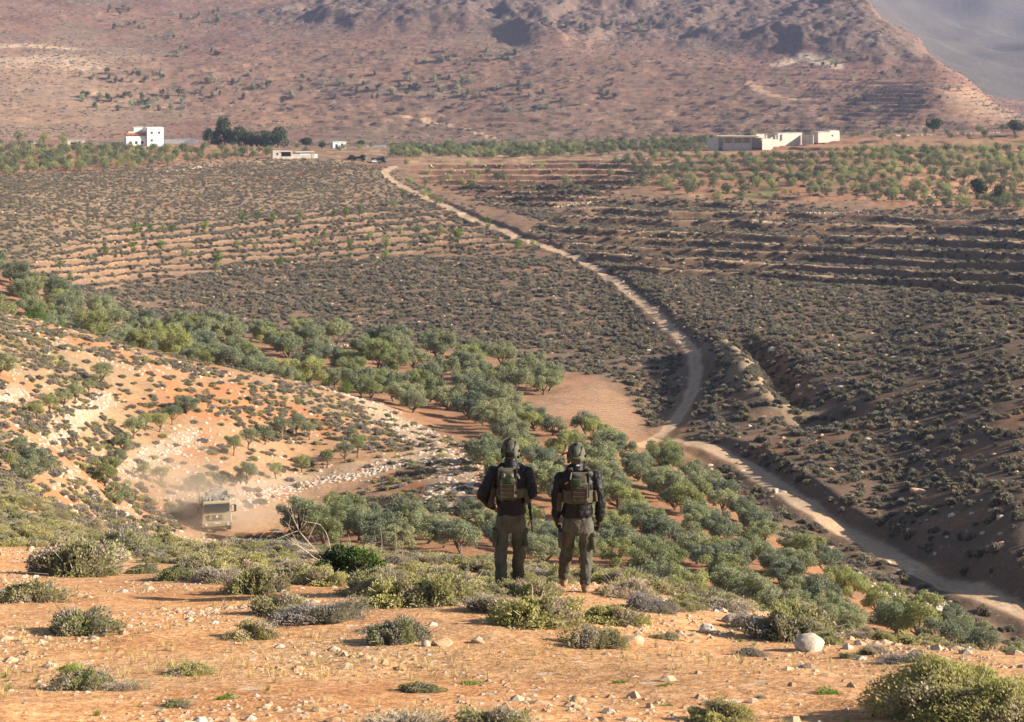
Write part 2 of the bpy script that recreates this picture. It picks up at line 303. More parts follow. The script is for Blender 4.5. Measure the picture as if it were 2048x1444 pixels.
MG, MF = ground_mat('ground_soil'), ground_mat('mountain_soil', True)

# ------------------------------------------------------------------ the land mesh
import os
Q = float(os.environ.get('LANDQ', 1))
def seg(a, b, n): return list(np.linspace(a, b, int(n * Q), endpoint=False))
YR = np.array(seg(-5, 6, 20) + seg(6, 34, 330) + seg(34, 62, 130) + seg(62, 200, 330) + seg(200, 330, 230) + seg(330, 640, 420) + seg(640, 960, 300) + seg(960, 1850, 430) + seg(1850, 3200, 110) + list(np.linspace(3200, 6400, int(90 * Q))))
AR = np.array(sorted(set(list(np.linspace(-1.1, -.34, 45)) + list(np.linspace(-.34, .34, int(820 * Q))) + list(np.linspace(.34, 1.1, 45)))))
GXX, GYY = np.meshgrid(AR, YR, indexing='ij'); LX = GXX * (GYY + 6); LY = GYY
LZ = land(LX, LY)
bz = base(LX, LY); lpx = pxof(LX, LY); lpy = Y0 - F * bz / np.maximum(LY, 6)
nA, nY = LX.shape
def C(*c): return np.array(c)[None, None, :]
soil = np.zeros((nA, nY, 3)) + C(.68, .42, .22); cover = np.zeros((nA, nY, 4)); cover[..., 3] = 1
def lay(c, m): 
    global soil; soil = soil * (1 - m[..., None]) + C(*c) * m[..., None]
wv = fbm(LX / 7, LY / 7, 4, 51); wb = fbm(LX / 22, LY / 22, 4, 57); ws = fbm(LX / 2.0, LY / 2.0, 3, 59)
one = np.ones((nA, nY))
lay((.70, .54, .34), sst(0, .6, wb) * .5 * (LY < 60))
lay((.52, .275, .13), sst(.1, .5, ws + wv * .5) * .7 * (LY < 34))
lay((.40, .25, .14), sst(60, 80, LY))
lay((.52, .335, .185), mk('slope', lpx, lpy, LY)); lay((.55, .25, .10), mk('slope', lpx, lpy, LY) * sst(.02, .22, wv))
lay((.40, .32, .19), mk('slope', lpx, lpy, LY) * sst(.0, .3, -wb) * .8)
lay((.30, .20, .13), sst(195, 230, LY))
lay((.45, .25, .14), mk('grove', lpx, lpy, LY)); lay((.34, .30, .15), mk('grove', lpx, lpy, LY) * sst(.15, .4, wv) * .5)
lay((.25, .185, .135), mk('mid', lpx, lpy, LY)); lay((.205, .155, .115), mk('right', lpx, lpy, LY)); lay((.36, .20, .11), (mk('mid', lpx, lpy, LY) + mk('right', lpx, lpy, LY)) * sst(.15, .4, wv) * .6)
lay((.34, .26, .165), mk('upl', lpx, lpy, LY)); lay((.38, .18, .10), mk('upl', lpx, lpy, LY) * sst(.25, .5, wv))
lay((.47, .32, .21), mk('field', lpx, lpy, LY))
for n_ in ('terl', 'terr'): lay((.29, .20, .13), mk(n_, lpx, lpy, LY)); lay((.31, .17, .11), mk(n_, lpx, lpy, LY) * sst(0, .3, wv) * .7)
_s = np.clip((lpx - 1200) / 850, -.2, 1.4); _w = fbm(LX / 26, LY / 26, 3, 21) * .8
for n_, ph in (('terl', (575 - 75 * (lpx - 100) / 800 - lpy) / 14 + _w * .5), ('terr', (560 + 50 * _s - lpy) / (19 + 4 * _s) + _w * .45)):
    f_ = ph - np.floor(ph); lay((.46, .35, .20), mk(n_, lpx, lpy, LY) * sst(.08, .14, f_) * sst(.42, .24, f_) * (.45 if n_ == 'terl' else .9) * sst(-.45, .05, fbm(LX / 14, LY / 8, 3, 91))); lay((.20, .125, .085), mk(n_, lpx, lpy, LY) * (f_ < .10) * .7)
for n_ in ('teru', 'orch', 'orchl'): lay((.43, .23, .13), mk(n_, lpx, lpy, LY)); lay((.45, .34, .19), mk(n_, lpx, lpy, LY) * sst(.05, .3, wv) * .7)
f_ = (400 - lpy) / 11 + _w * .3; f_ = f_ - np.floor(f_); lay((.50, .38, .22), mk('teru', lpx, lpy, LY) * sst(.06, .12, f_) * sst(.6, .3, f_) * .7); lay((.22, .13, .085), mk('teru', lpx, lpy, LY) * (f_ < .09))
lay((.56, .42, .24), np.clip(mk('straw', lpx, lpy, LY), 0, 1) * sst(-.15, .3, wv) * np.where(LY < 60, .5, .9))
lay((.20, .25, .07), mk('green', lpx, lpy, LY) * sst(-.3, .1, wv) * .85)
lay((.55, .45, .33), mk('pale', lpx, lpy, LY) * .8)
wm = fbm(LX / 90, LY / 90, 5, 61)
mt = sst(940, 1010, LY); lay((.215, .115, .09), mt); lay((.25, .15, .108), mt * sst(-.05, .35, wm)); lay((.20, .16, .115), mt * sst(0, .4, -wm) * .7)
lay((.42, .28, .18), mt * sst(420, 120, lpx) * sst(40, 120, lpy) * .6)
lay((.145, .105, .095), mk('cliff', lpx, lpy, LY) * .85)
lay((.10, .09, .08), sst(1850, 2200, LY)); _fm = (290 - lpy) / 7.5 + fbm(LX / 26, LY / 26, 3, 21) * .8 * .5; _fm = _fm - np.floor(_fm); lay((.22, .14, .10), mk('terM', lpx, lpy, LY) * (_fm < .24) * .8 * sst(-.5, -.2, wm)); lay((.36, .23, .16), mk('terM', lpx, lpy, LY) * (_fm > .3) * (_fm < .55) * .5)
# red cuts
def cut(pts, lo, hi, w, c, s=1.):
    d, _ = rdist(LX, LY, line(pts, lo, hi)); lay(c, s * sst(w * 1.6, w * .6, d + ws * w * .6))
cut([(480, 352), (560, 356), (640, 342), (760, 330)], 400, 800, 2.6, (.40, .17, .08))
cut([(1540, 705), (1600, 770), (1660, 800)], 120, 400, 2.0, (.33, .17, .10), .7)
cut([(1640, 165), (1800, 172), (1960, 190)], 1000, 1700, 9, (.38, .23, .15), .4)
cut([(1560, 128), (1600, 118), (1670, 130)], 1000, 1700, 7, (.60, .47, .34), .9)
cut([(0, 88), (60, 84), (140, 92)], 1000, 1900, 9, (.62, .45, .30), .8)
cut([(0, 130), (90, 115), (150, 130)], 1000, 1900, 22, (.60, .44, .30), .6)
cut([(1500,170),(1550,195),(1640,200)], 1000, 1900, 4, (.50, .33, .22), .8)
d, _ = rdist(LX, LY, SPUR, 15); lay((.42, .34, .20), sst(4.5, 1, d) * .8)
roadm = np.zeros((nA, nY))
for k, (A, w) in enumerate(ROADS):
    d, sg = rdist(LX, LY, A); w = roadw(k, LY); d = d + ws * .35
    m = sst(w + .45, w - .2, d); roadm = np.maximum(roadm, m * (k != 2))
    lay(((.64, .48, .32), (.60, .47, .33), (.50, .33, .22), (.55, .38, .23))[k], m)
    if k < 2: lay((.40, .34, .19), m * sst(.5, .1, d) * .4 * sst(-.2, .3, wv))
g_ = soil.mean(-1, keepdims=True); soil = np.clip(g_ + (soil - g_) * np.where(LY < 62, .92, np.where(LY < 195, .80, np.where(LY < 960, .68, .85)))[..., None], .02, .8)
st = .8 * (LY < 60) + .45 * mk('slope', lpx, lpy, LY) + .25 * (mk('mid', lpx, lpy, LY) + mk('right', lpx, lpy, LY)) + .5 * mk('pale', lpx, lpy, LY) + .2 * mk('upl', lpx, lpy, LY) + .4 * (mk('terl', lpx, lpy, LY) + mk('terr', lpx, lpy, LY)) + .35 * mt
cover[..., 0] = np.clip(st * (1 - roadm) * (1 + wv), 0, .9)
cover[..., 1] = np.clip(mt * (.35 + .5 * wm + .25 * mk('cliff', lpx, lpy, LY) + .5 * sst(1850, 2100, LY)), 0, 1)
cover[..., 2] = mk('field', lpx, lpy, LY)
co_ = np.stack([LX, LY, LZ], -1).reshape(-1, 3)
vid = np.arange(nA * nY).reshape(nA, nY)
quads = np.stack([vid[:-1, :-1], vid[1:, :-1], vid[1:, 1:], vid[:-1, 1:]], -1).reshape(-1, 4)
fr = (roadm[:-1, :-1].ravel() > .5); fm = (LY[:-1, :-1].ravel() > 960); ff = (cover[:-1, :-1, 2].ravel() > .5)
def submesh(name, q, m, soilv, coverv, cov=None):
    cov = co_ if cov is None else cov
    used, inv = np.unique(q, return_inverse=True); v = cov[used]; q = inv.reshape(q.shape)
    me = bpy.data.meshes.new(name); me.vertices.add(len(v)); me.vertices.foreach_set('co', v.astype(np.float32).ravel())
    me.loops.add(q.size); me.loops.foreach_set('vertex_index', q.astype(np.int32).ravel())
    me.polygons.add(len(q)); me.polygons.foreach_set('loop_start', np.arange(0, q.size, 4, dtype=np.int32))
    me.polygons.foreach_set('use_smooth', np.ones(len(q), bool)); me.update(calc_edges=True)
    for nm, arr in (('soil', soilv), ('cover', coverv)):
        a = me.color_attributes.new(nm, 'FLOAT_COLOR', 'POINT')
        d = np.ones((len(v), 4), np.float32); d[:, :arr.shape[-1]] = arr.reshape(-1, arr.shape[-1])[used]
        a.data.foreach_set('color', d.ravel())
    me.materials.append(m); o = bpy.data.objects.new(name, me); S.collection.objects.link(o)
    o['kind'] = 'structure'; return o
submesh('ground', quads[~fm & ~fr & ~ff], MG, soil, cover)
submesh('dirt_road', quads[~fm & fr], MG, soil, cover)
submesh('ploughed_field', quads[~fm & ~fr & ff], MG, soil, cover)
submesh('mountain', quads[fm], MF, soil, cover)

# ------------------------------------------------------------------ plants and stones: shapes
rng = np.random.default_rng(11)
def leaf_mat(name, cs, trans=.25, sat=1.):
    m = bpy.data.materials.new(name); m.use_nodes = True; nt = m.node_tree; nt.nodes.clear()
    out = N(nt, 'ShaderNodeOutputMaterial'); g = N(nt, 'ShaderNodeNewGeometry'); oi = N(nt, 'ShaderNodeObjectInfo')
    cr = N(nt, 'ShaderNodeValToRGB'); e = cr.color_ramp.elements
    e[0].position = 0; e[0].color = (*cs[0], 1); e[1].position = 1; e[1].color = (*cs[-1], 1)
    for k, c in enumerate(cs[1:-1]): q = e.new((k + 1) / (len(cs) - 1)); q.color = (*c, 1)
    co = N(nt, 'ShaderNodeTexCoord').outputs['Object']
    f = math_(nt, 'MULTIPLY_ADD', g.outputs['Random Per Island'], .55, math_(nt, 'MULTIPLY_ADD', noise(nt, co, 2.6, 2), .8, -.16))
    L(nt, f, cr.inputs[0])
    c2 = mixc(nt, oi.outputs['Random'], mixc(nt, 1., cr.outputs[0], (.70, .74, .78, 1), 'MULTIPLY'), mixc(nt, 1., cr.outputs[0], (1.28, 1.22, 1.02, 1), 'MULTIPLY'))
    d = N(nt, 'ShaderNodeBsdfDiffuse'); t = N(nt, 'ShaderNodeBsdfTranslucent'); mx = N(nt, 'ShaderNodeMixShader'); mx.inputs[0].default_value = trans
    L(nt, c2, d.inputs[0]); L(nt, c2, t.inputs[0]); L(nt, d.outputs[0], mx.inputs[1]); L(nt, t.outputs[0], mx.inputs[2]); L(nt, mx.outputs[0], out.inputs[0])
    return m
M_OL = leaf_mat('olive_leaves', [(.16, .185, .115), (.27, .295, .19), (.40, .42, .30)], .4)
M_OL2 = leaf_mat('olive_leaves_yellowed', [(.17, .20, .085), (.29, .315, .15), (.42, .44, .24)], .4)
M_OLF = leaf_mat('dense_olive_leaves', [(.09, .115, .06), (.155, .18, .10), (.25, .27, .165)], .3)
M_BR = leaf_mat('bright_leaves', [(.07, .12, .025), (.13, .21, .05), (.22, .31, .09)], .35)
M_DK = leaf_mat('dark_leaves', [(.03, .05, .022), (.05, .08, .035), (.085, .12, .055)], .15)
M_SG = leaf_mat('shrub_leaves', [(.22, .23, .085), (.39, .385, .17), (.60, .55, .30)], .4)
M_SO = leaf_mat('shrub_olive_leaves', [(.20, .185, .10), (.33, .305, .175), (.50, .44, .28)], .35)
M_SD = leaf_mat('dead_twigs', [(.28, .225, .19), (.43, .365, .315), (.60, .53, .47)], .3)
M_GR = leaf_mat('fresh_leaves', [(.09, .15, .03), (.18, .27, .06), (.30, .40, .12)], .35)
M_ST = leaf_mat('straw', [(.42, .31, .15), (.58, .46, .25), (.72, .62, .40)], .35)
M_FL = leaf_mat('yellow_petals', [(.75, .55, .03), (.85, .65, .05)], .2)
M_SLOPE = leaf_mat('scrub_leaves', [(.135, .125, .095), (.215, .20, .15), (.32, .295, .225)], .25)
M_SLOPEB = leaf_mat('scrub_grey_leaves', [(.20, .175, .155), (.29, .255, .225), (.38, .33, .29)], .25)
M_BK = cloth_mat('bark', (.20, .15, .11), (.11, .085, .065), 6, .95, .5)
M_TW = cloth_mat('pale_dead_wood', (.50, .42, .34), (.34, .28, .22), 12, .95, .3)
def stone_mat(name, c, c2, d):
    m, nt, b = mat(name); co = N(nt, 'ShaderNodeTexCoord').outputs['Object']; oi = N(nt, 'ShaderNodeObjectInfo')
    col = mixc(nt, ramp(nt, noise(nt, co, 3, 5), .35, .65), c, c2)
    col = mixc(nt, ramp(nt, noise(nt, co, 14, 4, .7), .5, .75, 0, .7), col, d)
    L(nt, mixc(nt, oi.outputs['Random'], mixc(nt, 1., col, (.82, .74, .66, 1), 'MULTIPLY'), mixc(nt, 1., col, (1.1, 1.1, 1.1, 1), 'MULTIPLY')), b.inputs['Base Color'])
    bp = N(nt, 'ShaderNodeBump'); bp.inputs['Strength'].default_value = .5; bp.inputs['Distance'].default_value = .03
    L(nt, noise(nt, co, 9, 5, .65), bp.inputs['Height']); L(nt, bp.outputs[0], b.inputs['Normal']); return m
M_RK = stone_mat('pale_limestone', (.62, .55, .47), (.50, .42, .33), (.33, .28, .23))
M_RO = stone_mat('orange_stone', (.52, .32, .18), (.60, .44, .29), (.38, .20, .10))

def mesh_np(name, V, Fq, mats, mi=None, smooth=False):
    V = np.asarray(V, np.float32); Fq = np.asarray(Fq, np.int32); k = Fq.shape[1]
    me = bpy.data.meshes.new(name); me.vertices.add(len(V)); me.vertices.foreach_set('co', V.ravel())
    me.loops.add(Fq.size); me.loops.foreach_set('vertex_index', Fq.ravel())
    me.polygons.add(len(Fq)); me.polygons.foreach_set('loop_start', np.arange(0, Fq.size, k, dtype=np.int32))
    if mi is not None: me.polygons.foreach_set('material_index', np.asarray(mi, np.int32))
    if smooth: me.polygons.foreach_set('use_smooth', np.ones(len(Fq), bool))
    me.update(calc_edges=True)
    for m in mats: me.materials.append(m)
    return me
def unit(v): return v / np.maximum(np.linalg.norm(v, axis=-1, keepdims=True), 1e-9)
def leaves(c, n, w, h, r=rng):
    """one small blade per centre c, facing n, w wide, h long"""
    a = unit(np.cross(n, r.normal(size=n.shape))); b = unit(np.cross(n, a)); w = np.broadcast_to(w, len(c))[:, None]; h = np.broadcast_to(h, len(c))[:, None]
    V = np.stack([c - a * w * .5, c - b * h * .5, c + a * w * .5, c + b * h * .5], 1).reshape(-1, 3)
    return V, np.arange(len(V)).reshape(-1, 4)
def tube(pts, rad, seg=6):
    pts = np.array(pts, float); V = []; Fq = []
    for i, p in enumerate(pts):
        t = unit((pts[min(i + 1, len(pts) - 1)] - pts[max(i - 1, 0)])[None])[0]
        u = unit(np.cross(t, [0.31, .9, .2])[None])[0]; v = np.cross(t, u)
        for k in range(seg): a = 2 * math.pi * k / seg; V.append(p + rad[i] * (math.cos(a) * u + math.sin(a) * v))
    for i in range(len(pts) - 1):
        for k in range(seg): k2 = (k + 1) % seg; Fq.append([i * seg + k, i * seg + k2, (i + 1) * seg + k2, (i + 1) * seg + k])
    n = len(V); V.append(pts[-1]); 
    for k in range(seg): Fq.append([(len(pts) - 1) * seg + k, (len(pts) - 1) * seg + (k + 1) % seg, n, n])
    Fq = [f if len(set(f)) == 4 else f for f in Fq]
    return np.array(V), np.array(Fq)
def joinq(parts):
    V = []; Fq = []; n = 0
    for v, f in parts: V.append(v); Fq.append(np.asarray(f) + n); n += len(v)
    return np.concatenate(V), np.concatenate(Fq)
def fixtri(me):   # the caps of tubes repeat a corner; drop it
    me.validate(); return me
def crown_pts(r, n, nl, flat=.72, spread=.58, lob=.42):
    lc = []
    for k in range(nl):
        a = 2 * math.pi * (k / nl) + r.uniform(-.4, .4); q = spread * math.sqrt(r.uniform(.15, 1))
        lc.append([q * math.cos(a), q * math.sin(a), r.uniform(-.55, .38) * flat])
    lc += [[r.uniform(-.2, .2), r.uniform(-.2, .2), .32 * flat]]
    lc = np.array(lc); lr = r.uniform(.75, 1.2, len(lc)) * lob
    i = r.integers(0, len(lc), n); d = unit(r.normal(size=(n, 3))); rad = r.uniform(.55, 1.0, n) ** .6
    p = lc[i] + d * (lr[i] * rad)[:, None] * np.array([1, 1, .85]); p = p + r.normal(size=p.shape) * .035
    return p, d, lc, lr
def tree_mesh(seed, n, leaf, nl=7, hgt=.62, flat=.72, leafmat=None, lob=.42, spread=.58, multi=1):
    """unit tree: crown about 2 wide, centre at z = hgt + ..; returns trunk mesh, crown mesh"""
    r = np.random.default_rng(seed); p, d, lc, lr = crown_pts(r, n, nl, flat, spread, lob); zc = hgt + .55 * flat + .25
    p[:, 2] += zc; nn = unit(d * .6 + r.normal(size=d.shape) * .7 + [0, 0, .25])
    V, Fq = leaves(p, nn, leaf * r.uniform(.6, 1.2, n), leaf * r.uniform(.9, 1.9, n), r)
    cr = mesh_np('crown', V, Fq, [leafmat or M_OL])
    parts = []
    for q in range(multi):
        ox = r.uniform(-.08, .08) if multi > 1 else 0; b = np.array([ox, r.uniform(-.06, .06), -.12])
        k1 = b + [r.uniform(-.08, .08), r.uniform(-.08, .08), hgt * .55]; k2 = k1 + [r.uniform(-.1, .1), r.uniform(-.1, .1), hgt * .4]
        parts.append(tube([b, b + [0, 0, .12], k1, k2], [.14, .085, .07, .06], 7))
        for c in lc[r.permutation(len(lc))[:5]]:
            e = c + [0, 0, zc]; m_ = (k2 + e) / 2 + r.normal(size=3) * .06 - [0, 0, .05]
            parts.append(tube([k2, m_, e], [.05, .032, .012], 5))
    V, Fq = joinq(parts); tr = fixtri(mesh_np('trunk', V, Fq, [M_BK], smooth=True))
    return tr, cr
def merge_mesh(name, ms):
    V = []; Fq = []; mi = []; mats = []; n = 0
    for m in ms:
        v = np.empty(len(m.vertices) * 3, np.float32); m.vertices.foreach_get('co', v); V.append(v.reshape(-1, 3))
        k = len(mats); mats.append(m.materials[0])
        for p in m.polygons:
            f = list(p.vertices); 
            if len(f) == 3: f = f + [f[2]]
            Fq.append([x + n for x in f]); mi.append(k)
        n += len(V[-1])
    me = mesh_np(name, np.concatenate(V), np.array(Fq), mats, mi); me.validate(); return me
NEAR = [tree_mesh(100 + k, 6500, .050, 15 + k % 5, .26 + .07 * (k % 3), .72 + .08 * (k % 3), [M_OL, M_OL, M_OL2, M_OL][k % 4], lob=.25, spread=.74, multi=1 + (k % 3 == 1)) for k in range(8)]
SLIM = [tree_mesh(140 + k, 3000, .055, 9 + k % 3, .55, .72, M_OL if k % 2 else M_OL2, lob=.30, spread=.66) for k in range(4)]
BRI = [tree_mesh(160 + k, 2200, .065, 5 + k % 3, .25, .8, M_BR, lob=.45, spread=.5) for k in range(3)]
FAR = [merge_mesh('olive_tree', tree_mesh(200 + k, 520, .115, 7, .28, .74, M_OLF if k % 4 else M_OL2)) for k in range(6)]
FARB = [merge_mesh('young_tree', tree_mesh(220 + k, 380, .12, 4, .35, .85, M_BR if k % 3 else M_OL2, spread=.45)) for k in range(4)]
FARD = [merge_mesh('dark_tree', tree_mesh(240 + k, 1100, .12, 5, .15, 1.0, M_DK, spread=.45, lob=.45)) for k in range(3)]
TINY = [merge_mesh('hillside_tree', tree_mesh(260 + k, 110, .24, 4, .15, .85, M_DK if k % 2 else M_OL, spread=.45)) for k in range(4)]

def dome(r, n, lump=.25, zf=.75, seed=0):
    d = unit(r.normal(size=(n, 3))); d[:, 2] = abs(d[:, 2]); 
    lu = 1 + lump * (vn(d[:, 0] * 2.3 + 5 + seed, d[:, 1] * 2.3 + d[:, 2] * 1.7 + 9, seed) - .5) * 2 + lump * .5 * (vn(d[:, 0] * 6 + 5, d[:, 1] * 6 + d[:, 2] * 5, seed + 3) - .5) * 2
    return d, lu
def shrub_mesh(name, seed, n, leaf, mats, wts, lump=.3, zf=.75, elong=1.6, core=True):
    """cushion shrub, 2 wide, with n small leaves on twiggy lumps and a dark woody core"""
    r = np.random.default_rng(seed); d, lu = dome(r, n, lump, zf, seed)
    rad = lu * r.uniform(.72, 1.0, n) ** .5
    nlob = 5; lc = unit(r.normal(size=(nlob, 3))); lc[:, 2] = abs(lc[:, 2]) * .6
    bump = np.max(d @ lc.T, axis=1); rad *= .80 + .22 * sst(.75, 1, bump)
    rad *= np.where(r.random(n) < .07, r.uniform(1.0, 1.22, n), 1)
    p = d * rad[:, None] * [1, 1, zf]; p[:, 2] += -.03
    nn = unit(np.cross(d + r.normal(size=d.shape) * .5, r.normal(size=d.shape)))
    hs = leaf * r.uniform(.7, 1.6, n)
    # blades point outwards
    up = unit(d + r.normal(size=d.shape) * .45 + [0, 0, .25]); sd_ = unit(np.cross(up, r.normal(size=d.shape)))
    w = (hs / elong)[:, None] * .5; h = hs[:, None]
    V = np.stack([p - sd_ * w, p + up * h * .45, p + sd_ * w, p - up * h * .55], 1).reshape(-1, 3); Fq = np.arange(n * 4).reshape(-1, 4)
    pk = vn(p[:, 0] * 2 + 3, p[:, 1] * 2 + p[:, 2] * 2, seed + 9) + r.normal(size=n) * .12
    cw = np.cumsum(wts) / sum(wts); mi = np.searchsorted(np.quantile(pk, cw[:-1]) if len(wts) > 1 else [9], pk)
    if core:
        nt_ = 45; td = unit(r.normal(size=(nt_, 3)) * [1, 1, .8]); td[:, 2] = abs(td[:, 2]) * .9 + .05; tl_ = r.uniform(.85, 1.2, nt_)[:, None]; te = td * tl_ * [1, 1, zf] + r.normal(size=td.shape) * .05
        ts = unit(np.cross(td, r.normal(size=td.shape))) * (.011 if leaf > .03 else .0045); tb = te * .35
        Fq = np.concatenate([Fq, np.arange(nt_ * 4).reshape(-1, 4) + len(V)]); V = np.concatenate([V, np.stack([tb - ts, tb + ts, te + ts * .4, te - ts * .4], 1).reshape(-1, 3)]); mi = np.concatenate([mi, np.full(nt_, mats.index(M_SD) if M_SD in mats else 0)])
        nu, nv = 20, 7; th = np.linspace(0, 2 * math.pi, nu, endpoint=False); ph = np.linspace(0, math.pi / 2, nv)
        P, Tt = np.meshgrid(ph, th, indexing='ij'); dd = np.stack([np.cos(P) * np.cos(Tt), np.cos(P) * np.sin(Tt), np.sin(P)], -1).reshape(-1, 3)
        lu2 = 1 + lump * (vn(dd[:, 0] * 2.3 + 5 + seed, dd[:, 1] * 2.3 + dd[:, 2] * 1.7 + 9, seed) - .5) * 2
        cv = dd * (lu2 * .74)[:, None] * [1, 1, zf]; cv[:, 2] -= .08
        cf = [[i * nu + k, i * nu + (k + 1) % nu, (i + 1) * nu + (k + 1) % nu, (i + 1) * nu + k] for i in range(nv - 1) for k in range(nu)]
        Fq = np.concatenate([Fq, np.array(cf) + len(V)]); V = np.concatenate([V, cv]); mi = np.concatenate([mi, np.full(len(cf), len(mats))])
    return mesh_np(name, V, Fq, list(mats) + [M_CORE], mi)
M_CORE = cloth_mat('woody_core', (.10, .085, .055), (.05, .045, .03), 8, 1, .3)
SH = {
 'green': [shrub_mesh('shrub', 300 + k, 7000, .050, [M_SG, M_SO, M_SD], [7, 2.2, .8], .32, .70) for k in range(3)],
 'olive': [shrub_mesh('shrub', 310 + k, 7000, .048, [M_SO, M_SG, M_SD], [5, 3, 2], .34, .66) for k in range(3)],
 'dead': [shrub_mesh('shrub', 320 + k, 6000, .060, [M_SD, M_SO], [8, 2], .36, .60, 4.) for k in range(2)],
 'mix': [shrub_mesh('shrub', 330 + k, 7000, .050, [M_SG, M_SD, M_SO], [4.5, 3, 2.5], .36, .62) for k in range(3)],
 'big': [shrub_mesh('shrub', 340, 30000, .026, [M_SG, M_SO, M_SD], [8, 1.4, .6], .26, .62)],
 'fresh': [shrub_mesh('shrub', 350 + k, 1500, .11, [M_GR, M_SG], [7, 3], .4, .7, 2.2, False) for k in range(2)],
 'dark': [shrub_mesh('shrub', 360, 9000, .05, [M_DK, M_GR], [7, 3], .3, .8)],
}
MIDS = [shrub_mesh('cushion', 400 + k, 420, .20, [M_SLOPE if k % 3 else M_SLOPEB, M_SD], [9, 1], .3, .72) for k in range(5)]
MIDL = [shrub_mesh('cushion', 420 + k, 700, .15, [[M_SLOPEB, M_SG, M_SLOPEB, M_SO, M_SD][k], M_SLOPEB], [7, 3], .3, .62) for k in range(5)]
LOWS = [shrub_mesh('cushion', 440 + k, 90, .42, [M_SLOPE if k % 2 else M_SLOPEB], [1], .3, .75) for k in range(3)]
def rock_mesh(name, seed, sub=2, flat=.6, m=None, ang=.35):
    r = np.random.default_rng(seed); import bmesh
    bm = bmesh.new(); bmesh.ops.create_icosphere(bm, subdivisions=sub, radius=1)
    pl = [(Vector(unit(r.normal(size=(1, 3)))[0]), r.uniform(.55, .9)) for _ in range(9)]
    for v in bm.verts:
        c = v.co.copy()
        for n_, d_ in pl:
            q = c.dot(n_)
            if q > d_: c -= n_ * (q - d_) * (1 - ang * .3)
        s_ = 1 + .10 * (float(vn(np.array([c.x * 3 + 7]), np.array([c.y * 3 + c.z * 2]), seed)[0]) - .5)
        v.co = Vector((c.x, c.y, c.z * flat)) * s_
    me = bpy.data.meshes.new(name); bm.to_mesh(me); bm.free(); me.materials.append(m or M_RK)
    return me
M_RP = stone_mat('tan_pebble', (.60, .45, .31), (.52, .36, .23), (.40, .27, .17))
PEB = [rock_mesh('pebble', 540 + k, 1, .55 + .1 * (k % 3), [M_RP, M_RP, M_RO, M_RP, M_RK, M_RP][k]) for k in range(6)]
RKS = [rock_mesh('stone', 500 + k, 1, .55 + .1 * (k % 3), M_RK if k % 2 else M_RO) for k in range(6)]
def tuft_mesh(seed, n, m, h=1.):
    r = np.random.default_rng(seed); V = []; 
    a = r.uniform(0, 6.28, n); q = r.uniform(0, .35, n); b = np.stack([q * np.cos(a), q * np.sin(a), np.zeros(n)], 1)
    t = b + np.stack([np.cos(a) * r.uniform(0, .5, n), np.sin(a) * r.uniform(0, .5, n), h * r.uniform(.4, 1, n)], 1)
    s = np.stack([-np.sin(a), np.cos(a), np.zeros(n)], 1) * .028
    V = np.stack([b - s, b + s, t + s * .3, t - s * .3], 1).reshape(-1, 3); return mesh_np('tuft', V, np.arange(n * 4).reshape(-1, 4), [m])
TUF = [tuft_mesh(520 + k, 26, M_ST) for k in range(3)]
TUG = [tuft_mesh(530 + k, 40, M_GR, .7) for k in range(2)]

# ------------------------------------------------------------------ placing
def scatter(name, label, cat, X, Y, sc, meshes, sink=.0, kind='stuff', zs=None, hz_=1.):
    X = np.asarray(X, float); Y = np.asarray(Y, float); n = len(X); Z = land(X, Y) - sink * sc
    me = bpy.data.meshes.new(name); me.vertices.add(n); me.vertices.foreach_set('co', np.stack([X, Y, Z], 1).astype(np.float32).ravel())
    s = np.stack([sc * rng.uniform(.8, 1.25, n), sc * rng.uniform(.8, 1.25, n), sc * hz_ * rng.uniform(.75, 1.2, n)], 1) if zs is None else zs
    for nm, ty, arr in (('isc', 'FLOAT_VECTOR', s.astype(np.float32).ravel()), ('irot', 'FLOAT', rng.uniform(0, 6.283, n).astype(np.float32)), ('iid', 'INT', rng.integers(0, len(meshes), n).astype(np.int32))):
        a = me.attributes.new(nm, ty, 'POINT'); a.data.foreach_set('vector' if ty == 'FLOAT_VECTOR' else 'value', arr)
    o = bpy.data.objects.new(name, me); S.collection.objects.link(o)
    cl = bpy.data.collections.new(name + '_kinds')
    for k, m in enumerate(meshes): q = bpy.data.objects.new('%s_kind_%02d' % (name, k), m); cl.objects.link(q)
    g = bpy.data.node_groups.new(name, 'GeometryNodeTree'); g.interface.new_socket('Geometry', in_out='INPUT', socket_type='NodeSocketGeometry'); g.interface.new_socket('Geometry', in_out='OUTPUT', socket_type='NodeSocketGeometry')
    gi = g.nodes.new('NodeGroupInput'); go = g.nodes.new('NodeGroupOutput'); ip = g.nodes.new('GeometryNodeInstanceOnPoints'); ci = g.nodes.new('GeometryNodeCollectionInfo')
    ci.inputs[0].default_value = cl; ci.inputs[1].default_value = True; ci.inputs[2].default_value = True
    def att(nm, ty):
        a = g.nodes.new('GeometryNodeInputNamedAttribute'); a.data_type = ty; a.inputs[0].default_value = nm; return [x for x in a.outputs if x.enabled and x.name == 'Attribute'][0]
    cx = g.nodes.new('ShaderNodeCombineXYZ'); g.links.new(att('irot', 'FLOAT'), cx.inputs[2])
    g.links.new(gi.outputs[0], ip.inputs['Points']); g.links.new(ci.outputs[0], ip.inputs['Instance']); ip.inputs['Pick Instance'].default_value = True
    g.links.new(att('iid', 'INT'), ip.inputs['Instance Index']); g.links.new(cx.outputs[0], ip.inputs['Rotation']); g.links.new(att('isc', 'FLOAT_VECTOR'), ip.inputs['Scale'])
    g.links.new(ip.outputs[0], go.inputs[0]); md = o.modifiers.new('scatter', 'NODES'); md.node_group = g
    o['kind'] = kind; o['label'] = label; o['category'] = cat; print(name, n); return o
